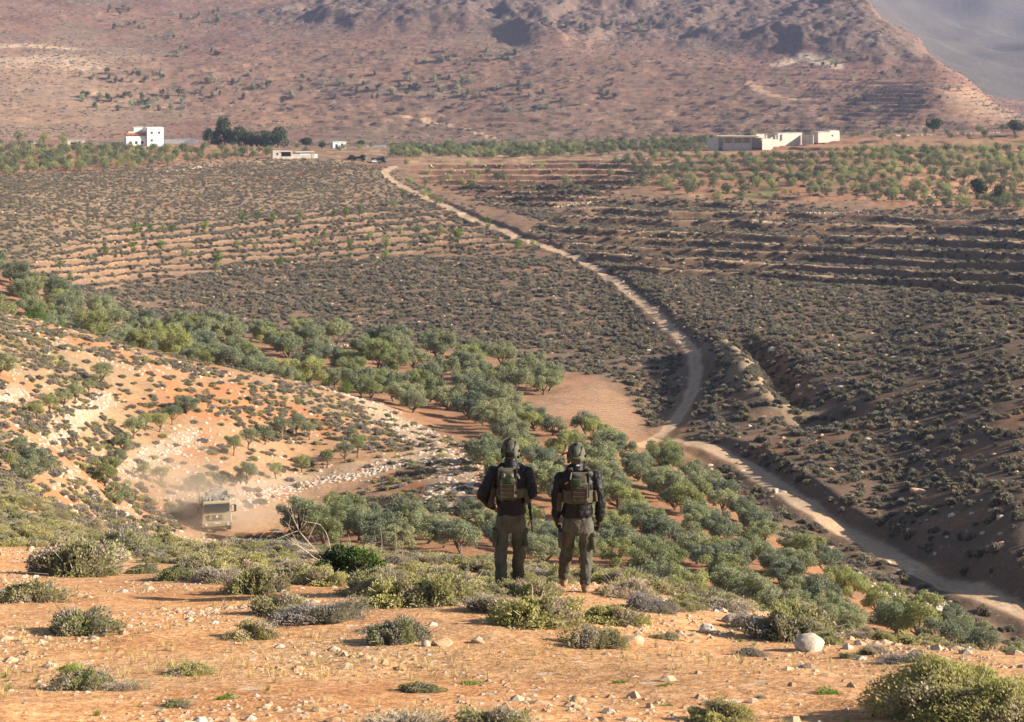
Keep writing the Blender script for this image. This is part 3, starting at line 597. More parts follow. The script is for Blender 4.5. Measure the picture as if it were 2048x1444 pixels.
def cand(px0, px1, y0, y1, dens, r=rng):
    """random spots, dens per square metre, between two bearings and two distances"""
    a0, a1 = (px0 - CX) / F, (px1 - CX) / F; n = int(dens * (a1 - a0) * (y1 ** 2 - y0 ** 2) / 2)
    Y = np.sqrt(r.uniform(y0 ** 2, y1 ** 2, n)); return r.uniform(a0, a1, n) * Y, Y
def info(X, Y): z = base(X, Y); return pxof(X, Y), Y0 - F * z / Y
def roaddist(X, Y):
    d = np.full(len(X), 1e3)
    for A, w in ROADS: d = np.minimum(d, rdist(X, Y, A)[0] - w)
    return d
def sel(m, *a): return [x[m] for x in a]

# ------------------------------------------------------------------ ground cover nobody could count
# scrub over the dark middle and right-hand hillsides
X, Y = cand(-80, 2130, 79, 640, .62); px, py = info(X, Y); clump = fbm(X / 7, Y / 7, 3, 71)
rd = roaddist(X, Y)
_s = np.clip((px - 1200) / 850, -.2, 1.4); _ph = (560 + 50 * _s - py) / (19 + 4 * _s) + fbm(X / 26, Y / 26, 3, 21) * .8 * .45; _f = _ph - np.floor(_ph); _g = (400 - py) / 11 + fbm(X / 26, Y / 26, 3, 21) * .8 * .3; _g = _g - np.floor(_g)
tread = 1 - .85 * mk('terr', px, py, Y) * (_f > .11) * (_f < .40)
dens = .9 * mk('mid', px, py, Y) + .95 * mk('right', px, py, Y) + .9 * mk('terl', px, py, Y) + .7 * mk('terr', px, py, Y) + .10 * mk('teru', px, py, Y) + .85 * mk('teru', px, py, Y) * (_g < .13) + .06 * mk('orch', px, py, Y)
keep = (rng.random(len(X)) < np.clip(dens, 0, 1) * tread * (.72 + .9 * clump)) & (rd > .7) & (mk('field', px, py, Y) < .2)
Xs, Ys = sel(keep, X, Y)
scatter('scrub', 'low grey-brown scrub cushions covering the dark hillsides beyond the valley', 'scrub', Xs, Ys, np.interp(Ys, [90, 150, 300, 600], [.42, .52, .62, .72]) * rng.uniform(.6, 1.35, len(Xs)), MIDS, .05, hz_=1.35)
X, Y = cand(-80, 1100, 300, 760, .38); px, py = info(X, Y)
keep = (rng.random(len(X)) < mk('upl', px, py, Y) * (.75 + .35 * fbm(X / 12, Y / 12, 3, 72))) & (roaddist(X, Y) > .6)
Xs, Ys = sel(keep, X, Y)
scatter('upland_scrub', 'small grey-green cushions dotting the tawny slope below the village orchard', 'scrub', Xs, Ys, .52 * rng.uniform(.6, 1.4, len(Xs)), MIDS, .05, hz_=1.35)
# the sunlit left slope
X, Y = cand(-120, 1020, 66, 190, 2.3); px, py = info(X, Y); cl = fbm(X / 6, Y / 6, 3, 73)
keep = (rng.random(len(X)) < mk('slope', px, py, Y) * np.clip(.60 + 1.9 * cl, .10, 1) * (1 - .75 * mk('pale', px, py, Y))) & (roaddist(X, Y) > .5)
Xs, Ys = sel(keep, X, Y)
scatter('slope_scrub', 'rounded grey and olive cushion plants over the sunlit orange slope', 'scrub', Xs, Ys, .37 * rng.uniform(.5, 1.5, len(Xs)), MIDL, .05, hz_=1.25)
X, Y = cand(-120, 1300, 58, 190, 1.6); px, py = info(X, Y); cl = fbm(X / 5, Y / 5, 3, 74)
keep = rng.random(len(X)) < np.clip(mk('slope', px, py, Y) * (.30 + 1.1 * cl) + mk('pale', px, py, Y) * .9, 0, 1)
Xs, Ys = sel(keep, X, Y)
scatter('slope_stones', 'pale limestone rubble strewn over the sunlit orange slope and its terraces', 'stones', Xs, Ys, .17 * rng.uniform(.3, 1.6, len(Xs)) ** 1.5, RKS[1::2] + RKS[:1], .1)
X, Y = cand(-80, 2130, 100, 620, .10); px, py = info(X, Y)
keep = (rng.random(len(X)) < np.clip(mk('mid', px, py, Y) + mk('right', px, py, Y) + .9 * mk('terl', px, py, Y) + mk('terr', px, py, Y) + mk('upl', px, py, Y) * .5 + mk('teru', px, py, Y), 0, 1))
Xs, Ys = sel(keep, X, Y)
scatter('hillside_stones', 'scattered pale stones lying among the scrub of the far hillside', 'stones', Xs, Ys, .22 * rng.uniform(.3, 1.6, len(Xs)) ** 1.6, RKS, .1)
TX, TY, TS = [], [], []
for pts, n, spr in [([(60,900),(105,862),(150,826),(225,787)], 420, 1.3), ([(235,945),(290,925),(335,903),(402,862)], 420, 1.3), ([(470,1008),(560,985),(700,955),(810,925),(905,915)], 700, 1.2), ([(-30,805),(20,795),(55,785)], 120, 1.0), ([(600,722),(760,815),(880,880),(950,950)], 420, 2.4), ([(820,1015),(870,985),(950,970)], 200, 1.5), ([(330,1000),(420,985),(520,975)], 160, 1.5), ([(20,640),(130,690),(250,735),(330,740)], 160, 2.5)]:
    A = line(pts, 78, 190); k = rng.integers(0, len(A) - 1, n); t = rng.random(n); Q_ = A[k] + (A[k + 1] - A[k]) * t[:, None] + rng.normal(size=(n, 2)) * spr * .5
    TX += list(Q_[:, 0]); TY += list(Q_[:, 1]); TS += list(.19 * rng.uniform(.35, 1.3, n) ** 1.5)
scatter('terrace_rubble', 'tumbled white stone ledges edging the terraces of the sunlit slope', 'stones', TX, TY, np.array(TS), RKS[1::2], .1)
X, Y = cand(-80, 2130, 240, 760, .16); px, py = info(X, Y); _w = fbm(X / 26, Y / 26, 3, 21) * .8; _s = np.clip((px - 1200) / 850, -.2, 1.4)
f1 = (575 - 75 * (px - 100) / 800 - py) / 14 + _w * .5; f2 = (560 + 50 * _s - py) / (19 + 4 * _s) + _w * .45; f3 = (400 - py) / 11 + _w * .3
on = sum(mk(n_, px, py, Y) * ((f - np.floor(f)) < .16) for n_, f in (('terl', f1), ('terr', f2), ('teru', f3)))
keep = rng.random(len(X)) < np.clip(on, 0, 1); Xs, Ys = sel(keep, X, Y)
scatter('ledge_stones', 'pale stones along the ledges of the far terraces', 'stones', Xs, Ys, np.interp(Ys, [240, 760], [.24, .42]) * rng.uniform(.3, 1.5, len(Xs)), RKS, .1)
# mountain: low dots of scrub
X, Y = cand(-80, 2130, 1000, 1850, .038); px, py = info(X, Y)
keep = rng.random(len(X)) < .55 + fbm(X / 60, Y / 60, 3, 75)
Xs, Ys = sel(keep, X, Y)
scatter('mountain_scrub', 'dots of low scrub over the whole reddish mountainside', 'scrub', Xs, Ys, .85 * rng.uniform(.4, 1.6, len(Xs)), LOWS, .1)
# foreground: pebbles, straw, green weeds
X, Y = cand(-150, 2250, 8.5, 40, 85); px, py = info(X, Y); cl = fbm(X / 1.6, Y / 1.6, 3, 76)
keep = rng.random(len(X)) < np.clip(.38 + 1.5 * cl, .03, 1)
Xs, Ys = sel(keep, X, Y)
scatter('pebbles', 'cream and orange pebbles strewn over the bare orange soil of the hilltop', 'pebbles', Xs, Ys, .034 * rng.uniform(.35, 1., len(Xs)) ** 1.2 * np.where(rng.random(len(Xs)) < .12, rng.uniform(1.4, 3.4, len(Xs)), 1), PEB, .1)
X, Y = cand(-150, 2250, 8.5, 34, 46); px, py = info(X, Y); cl = fbm(X / 1.3, Y / 1.3, 3, 78)
keep = rng.random(len(X)) < np.clip(-.02 + .45 * mk('straw', px, py, Y) * 1.1 + cl * .5, 0, 1)
Xs, Ys = sel(keep, X, Y)
scatter('dry_grass', 'short straw-coloured grass in the bare soil of the hilltop', 'grass', Xs, Ys, .055 * rng.uniform(.5, 1.5, len(Xs)), TUF)
X, Y = cand(-150, 2250, 8.5, 30, 2.2); cl = fbm(X / 2, Y / 2, 3, 79)
keep = cl > .08
Xs, Ys = sel(keep, X, Y)
scatter('green_weeds', 'sparse fresh green weeds coming up through the stony soil', 'weeds', Xs, Ys, .05 * rng.uniform(.5, 1.6, len(Xs)), TUG)
# low scrub filling between the named bushes along the brow
X, Y = cand(-200, 2300, 17, 75, 4.0); px, py = info(X, Y); cl = fbm(X / 2.4, Y / 2.4, 3, 80)
brow = np.interp(px, [-200, 0, 220, 450, 600, 900, 1150, 1400, 1600, 1800, 2048, 2300], [1080, 1090, 1112, 1140, 1170, 1195, 1225, 1225, 1248, 1285, 1328, 1350])
keep = ~((abs(X - .83) < .75) & (Y > 18.6) & (Y < 20.6)) & (py < brow + 25 * cl) & (rng.random(len(X)) < .72 + cl)
Xs, Ys = sel(keep, X, Y)
scatter('brow_scrub', 'tangle of low olive and mauve scrub along the brow of the hill', 'scrub', Xs, Ys, .29 * rng.uniform(.55, 1.4, len(Xs)), [SH['mix'][1], SH['green'][2], SH['green'][0], SH['dead'][0], SH['mix'][0], SH['green'][1], SH['olive'][2]], .12)

# ------------------------------------------------------------------ things
OC = S.collection.objects
ORD = 'zeroth first second third fourth fifth sixth seventh eighth ninth tenth eleventh twelfth thirteenth fourteenth fifteenth sixteenth seventeenth eighteenth nineteenth twentieth'.split()
ORD += [t + '-' + o if o else t[:-1] + 'ieth' for t in ('twenty', 'thirty', 'forty', 'fifty', 'sixty', 'seventy', 'eighty', 'ninety') for o in ([''] if t != 'twenty' else []) + ORD[1:10]]
def tag(o, label, cat, group=None):
    o['label'] = label; o['category'] = cat
    if group: o['group'] = group
    return o
def empty(name, loc, rz=0):
    o = bpy.data.objects.new(name, None); OC.link(o); o.location = loc; o.rotation_euler = (0, 0, rz); o.empty_display_size = .3; return o
def put(name, me, parent=None, loc=(0, 0, 0), rot=(0, 0, 0), sc=(1, 1, 1)):
    o = bpy.data.objects.new(name, me); OC.link(o); o.parent = parent; o.location = loc; o.rotation_euler = rot; o.scale = sc; return o
def plant(pair, x, y, w, h=1., name='olive_tree', sink=.05):
    """a tree with trunk and crown, w metres wide"""
    r = empty(name, (x, y, zat(x, y) - sink), rng.uniform(0, 6.28)); s = w / 2
    for nm, me in zip(('trunk', 'crown'), pair): put(nm, me, r, sc=(s, s, s * h))
    return r
def single(me, x, y, w, h=1., name='olive_tree', sink=.05):
    return put(name, me, None, (x, y, zat(x, y) - sink), (0, 0, rng.uniform(0, 6.28)), (w / 2, w / 2, w / 2 * h))
def rows(items, where, group, per=12, kind='olive tree', cat='tree', adj=None):
    """items: (object, x, y, width). Rows by distance, counted away from the viewer; then counted along the row."""
    if not items: return
    items = sorted(items, key=lambda t: t[2]); nr = max(1, round(len(items) / per)); k0 = 0
    ch = [items[len(items) * k // nr:len(items) * (k + 1) // nr] for k in range(nr)]
    med = sorted(t[3] for t in items)[len(items) // 2]
    for k, c in enumerate(ch):
        c.sort(key=lambda t: t[1] / t[2])
        for j, (o, x, y, w) in enumerate(c):
            a = adj(o) if adj else ('small' if w < med * .88 else 'broad' if w > med * 1.12 else 'rounded')
            tag(o, '%s %s %s, %s row back, %s from left' % (a, kind, where, ORD[k + 1], ORD[j + 1]), cat, group)
def grid(X0, Y0_, ang, a, b, na, nb, jit):
    c, s = math.cos(ang), math.sin(ang); out = []
    for i in range(-na, na + 1):
        for j in range(-nb, nb + 1):
            u, v = i * a + rng.normal() * jit, j * b + rng.normal() * jit; out.append((X0 + u * c - v * s, Y0_ + u * s + v * c))
    return np.array(out)
n_olive = 0
def seen(X, Y, h):
    """whether the top of something h metres high clears the land in front of it and lies in the frame"""
    t = np.linspace(.04, .985, 70)[None, :]; zt = land(X, Y) + h
    zz = base(X[:, None] * t, Y[:, None] * t); p_ = pxof(X, Y); q_ = Y0 - F * zt / Y
    return np.all(zz < zt[:, None] * t + .1, axis=1) & (p_ > -60) & (p_ < 2110) & (q_ < 1440)
# the grove along the valley bottom
gt = {px: cast(px, py, 195, 400)[1] for px, py in GTOP}; gk = sorted(gt)
axis = math.atan2(-95, 10.5)
def treew(Y): return np.interp(Y, [75, 100, 130, 170, 220, 260, 320], [2.4, 2.75, 3.2, 3.8, 4.5, 4.8, 5.0])
BIG = 1.1
EDGE = line([(1340, 905), (1480, 1010), (1610, 1105), (1760, 1190), (1900, 1240), (2060, 1300)], 70, 250)
def rowgrid(gap=1.04, lane=1.3):
    out = []; y = 70.
    while y < 330:
        s_ = treew(y); xe = np.interp(y, EDGE[::-1, 1], EDGE[::-1, 0]) if y < EDGE[0, 1] else EDGE[0, 0] - (y - EDGE[0, 1]) * .25
        for j in range(60): out.append((xe - (j + .5) * s_ * lane + rng.normal() * s_ * .16, y + rng.normal() * s_ * .22 + (j % 2) * s_ * .4))
        y += s_ * gap
    return np.array(out)
P = rowgrid(1.3, 1.36); X, Y = P.T; ok = (Y > 60) & (Y < 330); X, Y = X[ok], Y[ok]; px, py = info(X, Y)
top = np.interp(px, gk, [gt[k] for k in gk])
fld = samp(PL['field'][0], px, py); slp = samp(plot([CRESTL + [(985,1010),(900,1060),(640,1035),(560,1110),(-300,1110),(-300,560)]], 0), px, py)
up = (Y > 190) & (Y < top - 2) & (px > -40) & (px < 1215) & (fld < .15) & (rng.random(len(X)) < np.where((px < 860) & (px > 480) & (Y > 240), .75, .93))
cpy = np.interp(px, [a for a, b in CRESTL], [b for a, b in CRESTL]); tpy = py - 3.6 * F / Y; up &= (px > 975) | (tpy < cpy - 3)
PD = rowgrid(1.18, 1.42)
UPX, UPY = sel(up, X, Y); k = seen(UPX, UPY, 3.2); UPX, UPY = UPX[k], UPY[k]
X, Y = PD.T; ok = (Y > 60) & (Y < 330); X, Y = X[ok], Y[ok]; px, py = info(X, Y); fld = samp(PL['field'][0], px, py); slp = samp(plot([CRESTL + [(985,1010),(900,1060),(640,1035),(560,1110),(-300,1110),(-300,560)]], 0), px, py)
down = (Y > 92) & (Y <= 190) & (px > 1215) & (samp(plot([[(1215,880),(1240,905),(1335,918),(1465,1022),(1595,1118),(1745,1205),(1890,1258),(2060,1320),(2100,1500),(1215,1500)]], 0), px, py) > .5)
down |= (Y > 66) & (Y <= 92) & (px > 1300) & (px < 2060) & (samp(plot([[(1215,1100),(1600,1118),(1745,1205),(1890,1262),(2060,1330),(2100,1500),(1215,1500)]], 0), px, py) > .5)
mid_ = (Y > 95) & (Y <= 190) & (px > 640) & (px <= 1215) & (slp < .5) & (fld < .15) & (rng.random(len(X)) < .86)
mid_ &= ~((px < 960) & (Y > 140))
DX, DY = sel(down, X, Y); EX, EY = sel(mid_, X, Y)
k = seen(DX, DY, 2.2); DX, DY = DX[k], DY[k]; k = seen(EX, EY, 2.2); EX, EY = EX[k], EY[k]; print('up', len(UPX), 'down', len(DX), 'mid', len(EX))
items = []
for x, y in zip(UPX, UPY):
    q = cast(CX, 1, 1)[0] if False else 0; p_ = CX + F * x / y
    br = (p_ < 700) and y < 215 and rng.random() < .5
    w = BIG * treew(y) * (rng.uniform(.78, 1.15) if not br else rng.uniform(.5, .8))
    if br: items.append((plant(BRI[rng.integers(3)], x, y, w, .95, 'willow_tree'), x, y, w, 1))
    else: items.append((plant(NEAR[rng.integers(8)], x, y, w, rng.uniform(.85, 1.05)), x, y, w, 0))
rows([t[:4] for t in items if t[4]], 'behind the slope crest', 'bright green trees behind the slope crest', 8, 'bright green tree')
rows([t[:4] for t in items if not t[4]], 'in the upper grove', 'olive trees of the valley grove', 14); n_olive += sum(1 - t[4] for t in items)
items = [(plant(NEAR[rng.integers(8)], x, y, w, rng.uniform(.8, 1.)), x, y, w) for x, y in zip(DX, DY) for w in [1.04 * treew(y) * rng.uniform(.78, 1.12)]]
rows(items, 'in the lower grove', 'olive trees on the valley floor right of the men', 8); n_olive += len(items)
items = [(plant(NEAR[rng.integers(8)], x, y, w, rng.uniform(.8, 1.)), x, y, w) for x, y in zip(EX, EY) for w in [BIG * treew(y) * rng.uniform(.75, 1.1)]]
rows(items, 'behind the two men', 'olive trees on the valley floor behind the men', 8); n_olive += len(items)
# rows on the sunlit left slope: (column, foot row, crown width in pixels)
SL = [('row climbing past the pebbly terrace', [(72,838,44),(100,830,52),(128,818,50),(152,803,50),(178,788,46),(203,772,56)]),
      ('clump at the foot of the slope', [(38,905,46),(55,965,84),(82,945,80),(60,925,70),(24,940,50)]),
      ('dusty row above the truck', [(238,1010,78),(212,975,80),(228,938,66),(245,905,60),(268,878,58),(285,960,52),(320,970,48)]),
      ('short row above the dusty one', [(292,862,46),(318,864,50),(345,850,48)]),
      ('long row across the middle of the slope', [(468,912,48),(498,898,50),(530,890,52),(562,880,56),(592,872,58),(618,880,42)]),
      ('row along the bright stony terrace', [(398,985,52),(440,978,44),(494,968,66),(552,958,46),(605,945,50),(655,932,42),(690,926,52),(716,916,50)]),
      ('row beside the dirt road', [(600,1072,116),(648,1066,84),(690,1062,84),(735,1060,80),(778,1082,70),(826,1062,72),(868,1036,70)])]
for nm, lst in SL:
    for k, (a, b, w) in enumerate(lst):
        x, y, z = hit(a, b, 78, 240); wm_ = w * y / F * .92
        t = plant((SLIM if w < 60 else NEAR)[rng.integers(4)], x, y, wm_, rng.uniform(.95, 1.15) if w < 60 else .95)
        tag(t, '%s olive tree, %s from left in the %s' % ('young' if w < 60 else 'bushy', ORD[1 + sorted(lst).index((a, b, w))], nm), 'tree', 'olive trees on the sunlit slope'); n_olive += 1
for a, b, w, lb in [(2,752,74,'dark round olive tree above the pale terrace, at the picture edge'), (372,828,60,'lone dark olive tree standing clear near the middle of the sunlit slope')]:
    x, y, z = hit(a, b, 78, 200); t = plant(NEAR[rng.integers(4)], x, y, w * y / F, .95); tag(t, lb, 'tree'); n_olive += 1
print('near olives', n_olive)
# far orchards, as many single trees as the count allows; the rest of the orchard trees read as one mass
def orchard(where, group, P, test, wr, meshes, per, kind='olive tree', hs=(.8, 1.05), budget=999, cat='tree', name='olive_tree'):
    X, Y = P.T; ok = Y > 50; X, Y = X[ok], Y[ok]; px, py = info(X, Y); k = test(px, py, X, Y); X, Y = X[k], Y[k]
    o = np.argsort(Y); X, Y = X[o], Y[o]; it = []
    for x, y in zip(X[:budget], Y[:budget]):
        w = rng.uniform(*wr); it.append((single(meshes[rng.integers(len(meshes))], x, y, w, rng.uniform(*hs), name), x, y, w))
    rows(it, where, group, per, kind, cat); return len(it), X[budget:], Y[budget:]
restX, restY = [], []
left = max(0, 300 - n_olive)
G = grid(170, 620, 0, 6.6, 9.6, 34, 24, 1.0)
n1, rx, ry = orchard('in the right-hand orchard above the terraces', 'olive trees of the right-hand orchard', G, lambda px, py, X, Y: (samp(PL['orch'][0], px, py) > .5) & (Y > 520) & (Y < 840) & (px < 2120) & (py > 300), (4.2, 5.6), FAR, 14, budget=max(0, int(left * .62)))
restX += list(rx); restY += list(ry)
G = grid(-160, 700, .15, 6.0, 7.6, 32, 24, 1.2)
n2, rx, ry = orchard('in the village orchard', 'olive trees of the village orchard', G, lambda px, py, X, Y: (samp(PL['orchl'][0], px, py) > .5) & (Y < 790) & (px > -60), (4.6, 6.2), FAR, 14, budget=max(0, left - n1))
restX += list(rx); restY += list(ry)
# the treeline that closes the plateau
X, Y = cand(780, 1440, 775, 880, .032); restX += list(X); restY += list(Y)
X, Y = cand(560, 860, 800, 880, .002); restX += list(X); restY += list(Y)
X, Y = cand(1440, 2120, 800, 900, .003); restX += list(X); restY += list(Y)
X, Y = cand(800, 1260, 560, 740, .0022); restX += list(X); restY += list(Y)
rX, rY = np.array(restX), np.array(restY); print('olives', n_olive, n1, n2, 'rest', len(rX))
rp, rq = info(rX, rY); k = ~((rp > 1400) & (rp < 1700) & (rY > 735) & (rY < 800)) & ~((rp > 680) & (rp < 800) & (rY < 760)) & (rng.random(len(rX)) < .9 + .7 * fbm(rX / 20, rY / 20, 2, 90)); rX, rY = rX[k], rY[k]
scatter('far_olive_trees', 'grey-green mass of far orchard trees along the edge of the plateau', 'trees', rX, rY, rng.uniform(1.7, 2.7, len(rX)), FAR, .02)
# young bright trees on the left terraces
YT = [(270,470,30),(300,468,24),(325,466,22),(345,468,20),(410,462,24),(485,445,22),(515,445,24),(545,448,26),(600,446,26),(668,438,22),(692,436,26),(720,432,24),(788,420,24),
      (210,512,24),(265,508,28),(372,520,28),(322,500,24),(432,545,26),(436,528,30),(558,535,26),(590,500,24),(628,500,30),(475,500,22),(510,505,20),(700,500,22),(770,520,26),(772,500,30),(740,485,26),(800,472,22),(838,470,24),(880,478,30),(915,492,40),(650,480,22),(560,480,20),(975,462,32),(1035,500,26),(1065,500,24),(85,555,16),(120,540,20),(180,525,20),(140,560,18),(860,490,20),(820,500,18),(700,520,18)]
its = []
for a, b, w in YT:
    x, y, z = hit(a, b, 290, 620); w_ = w * y / F; its.append((single(FARB[rng.integers(4)], x, y, w_, 1.05, 'young_tree'), x, y, w_))
rows(its, 'on the left-hand terraces', 'young trees on the left-hand terraces', 11, 'green young tree')
DT = [(415,289,22,1.6,'narrow dark tree at the left end of the village windbreak'),(448,290,40,1.5,'tallest dark pine of the village windbreak'),(478,289,32,1.3,'dark tree beside the tallest pine of the windbreak'),(503,288,28,1.2,'middle-sized dark tree in the right half of the windbreak'),(528,289,28,1.3,'dark tree second from the right end of the windbreak'),(432,289,30,1.0,'short dark tree left of the tallest pine of the windbreak'),(464,290,30,1.0,'short dark tree behind the tallest pine of the windbreak'),(491,290,30,.95,'low dark tree in the middle of the windbreak'),(516,290,30,.9,'low dark tree right of the middle of the windbreak'),(541,290,26,.95,'low dark tree beside the round one closing the windbreak'),(556,290,42,1.1,'round dark tree closing the right end of the windbreak'),
      (1868,262,46,.8,'round dark green tree behind the stone wall on the right plateau'),(2032,270,50,.8,'dark tree at the right-hand edge of the plateau'),(1958,400,48,1.2,'umbrella-shaped pine at the right edge of the orchard'),(1996,412,36,1.6,'upright dark tree beside the umbrella-shaped pine'),
      (38,290,26,1.1,'round green tree beside the far left pole'),(88,288,24,1.,'round green tree beside the parked white car'),(126,289,22,1.,'small round tree left of the little village shed'),(612,292,30,.7,'low spreading bush-like tree right of the windbreak'),(644,291,16,.8,'small dark tree just left of the little white hut'),(722,291,18,.8,'small dark tree just right of the little white hut'),(18,622,40,.9,'bright green round tree at the top of the sunlit slope')]
for a, b, w, h, lb in DT:
    lo = 190 if b > 600 else 430 if b > 300 else 700
    x, y, z = hit(a, b, lo, 900)
    if b == 622: y = 188; x = (a - CX) / F * y
    o = single((FARD if b < 600 and a > 130 else FARB)[rng.integers(3)], x, y, w * y / F * (1.3 if a < 1700 else .95), h, 'dark_tree' if b < 600 and a > 130 else 'young_tree', .05 if a > 600 else w * y / F * .16); tag(o, lb, 'tree')
# trees scattered over the mountain
MT = [('beside the first gully', [(200,12,60,24,7),(225,45,65,14,10)]), ('in the dark belt under the crags', [(345,22,100,24,16)]), ('above the village house', [(300,72,50,10,5),(350,100,90,14,9),(150,148,180,20,16)]),
      ('on the terraces over the windbreak', [(160,190,230,32,34),(400,150,300,60,34)]), ('on the middle terraces', [(700,150,260,50,42),(860,100,180,24,16),(900,170,340,60,26)]),
      ('in the line below the crags', [(1080,44,250,18,26),(830,118,60,12,8)]), ('on the shoulder to the right', [(1620,118,130,18,9),(1560,150,260,60,9),(1700,180,330,40,8)])]
for wh, bl in MT:
    for a, b, dx, dy, n in bl:
        for _ in range(n):
            u, v = a + rng.random() * dx, b + rng.random() * dy; x, y, z = hit(u, v, 1000, 2200)
            if y > 1950: continue
            o = single(TINY[rng.integers(4)], x, y, rng.uniform(4.2, 7.2), rng.uniform(.9, 1.4), 'hillside_tree', .2)
            tag(o, 'tiny dark tree %s on the mountainside' % wh, 'hillside tree', 'tiny trees %s on the mountainside' % wh)

# ------------------------------------------------------------------ foreground bushes: (column, foot row, width in pixels, kind, height, label)
FB = [(62,1202,124,'olive',1.,'dark olive bush nearest the left edge of the bare ground'),(14,1188,60,'dead',.8,'small brown bush cut by the left edge, beside the dark olive bush'),
 (160,1264,150,'mix',1.,'isolated mixed bush on bare soil below the left-hand bushes'),(150,1150,180,'olive',1.,'wide olive bush on the brow at the left'),(284,1146,66,'green',.9,'small green bush just right of the wide olive bush'),
 (240,1112,130,'mix',1.,'mottled bush on the brow above the small green bush'),(350,1158,84,'green',1.,'dark green bush left of the mauve twigs'),(405,1152,110,'green',1.,'green bush behind the mauve twigs'),(446,1164,110,'dead',.9,'low mauve twiggy bush between two green bushes'),
 (520,1184,112,'green',1.15,'rounded yellow-green bush right of the mauve twigs'),(590,1168,110,'mix',1.,'mottled bush right of the rounded yellow-green bush'),(650,1172,96,'green',1.,'green bush under the bare branches'),(700,1152,150,'dark',.85,'dark leafy bush under the fallen bare branches'),
 (800,1210,150,'green',1.,'large yellow-green bush left of the left man'),(880,1206,150,'green',1.,'second large yellow-green bush at the left man\'s left'),(740,1190,110,'mix',1.,'mottled bush beside the dark leafy bush'),
 (560,1228,120,'olive',.9,'dark end bush of the pair left of centre on the stony soil'),(650,1242,160,'dead',.8,'grey dead bush sprawling over the stony soil'),(510,1276,96,'olive',1.,'small round olive bush standing alone on stony soil'),(796,1282,124,'mix',1.,'mottled bush in front of the large yellow-green ones'),(762,1262,70,'dead',.8,'grey twigs leaning on the mottled bush'),
 (985,1222,110,'dead',1.,'brown twiggy bush in front of the left man\'s feet'),(1070,1248,180,'green',.95,'broad green bush between and below the two men'),(1080,1192,90,'mix',1.,'mottled bush directly between the two men\'s feet'),(1030,1190,90,'olive',.9,'olive bush hiding the left man\'s boots'),(955,1195,80,'green',.8,'green bush just left of the left man\'s boots'),
 (1226,1246,120,'green',.9,'green bush right of the broad one, under the right man'),(1190,1292,130,'olive',.8,'low olive bush on open ground below the right man'),(1300,1222,110,'dead',.9,'grey twiggy bush behind the right man'),(1355,1220,70,'mix',.9,'small mottled bush at the end of the brow, right of the men'),(1250,1196,110,'dead',1.,'mauve bush right of the right man\'s legs'),(1310,1186,90,'olive',.8,'olive bush on the brow beyond the mauve one'),
 (1335,1278,60,'olive',.7,'little olive bush beside the orange rock'),(1580,1278,170,'mix',1.1,'large mottled bush behind the white boulder'),(1505,1262,100,'dead',1.,'grey bush between the flat pale rock and the large mottled bush'),(1650,1288,90,'green',.8,'green bush right behind the white boulder'),(1502,1312,66,'dead',.8,'small dry bush left of the white boulder'),
 (1700,1316,50,'olive',.7,'little bush just right of the white boulder'),(1748,1308,70,'dead',.8,'dry bush beyond the little one, right of the white boulder'),(1812,1324,90,'dead',.7,'dry bush on the brow left of the biggest bush'),(1870,1330,80,'olive',.8,'olive bush on the brow behind the biggest bush'),
 (1940,1428,330,'big',.95,'biggest bush, yellow-green, filling the lower right corner'),(2075,1440,260,'big',1.,'yellow-green bush cut by the right edge beside the biggest'),(1802,1412,90,'big',.75,'dark green outlier at the left foot of the biggest bush'),
 (1440,1446,126,'green',.95,'round bush at the bottom edge, right of centre'),(170,1378,130,'mix',.85,'mottled bush at lower left on the orange soil'),(236,1380,100,'dead',.7,'grey twigs joined to the mottled bush at lower left'),(138,1342,50,'fresh',.8,'little fresh green plant above the lower left bush'),
 (378,1350,104,'green',.6,'flat green bush alone on the straw ground'),(352,1414,74,'olive',.6,'flat grey-green bush near the bottom edge'),(450,1398,48,'fresh',.7,'fresh green tuft right of the flat grey-green bush'),(800,1462,170,'dead',.8,'mauve dead bush at the bottom edge'),(985,1458,160,'olive',.7,'olive bush beside the mauve dead one at the bottom edge'),
 (842,1384,90,'green',.6,'low bush above the mauve dead one'),(940,1370,50,'fresh',.5,'fresh green plant right of the low bush'),(1241,1366,38,'fresh',.7,'fresh green plant below the right man on bare soil'),(1334,1372,32,'fresh',.8,'fresh plant with yellow flowers right of the lone green plant'),(1520,1398,42,'olive',.6,'tiny olive bush above the bottom right soil'),(1660,1388,60,'fresh',.5,'fresh flat plant left of the biggest bush'),(1335,1412,34,'fresh',.6,'fresh plant beneath the one with yellow flowers'),
 (50,970,44,'olive',.9,'cushion shrub at the left edge of the shrubby brow'),(84,978,46,'dead',1.,'grey cushion shrub second along the shrubby brow'),(120,985,42,'olive',.95,'round cushion shrub third along the shrubby brow'),(152,1003,40,'dead',1.1,'dark grey cushion shrub at the drop of the brow'),(20,1008,60,'green',.8,'low green shrub under the cushion shrubs'),(100,1016,64,'dead',.8,'pale twiggy shrub under the cushion shrubs'),(40,1052,80,'green',.8,'yellow-green shrub at the left edge below the cushions'),(170,1050,90,'dead',.8,'pale mauve shrub left of the truck'),(250,1066,80,'mix',.8,'mottled shrub below the truck on its left'),(330,1090,90,'green',.8,'green shrub in front of the truck'),(400,1100,90,'dead',.7,'pale shrub in front of the truck wheels'),(480,1104,90,'mix',.8,'mottled shrub right of the pale one before the truck'),(560,1108,90,'dead',.8,'pale shrub on the brow under the roadside trees'),
]
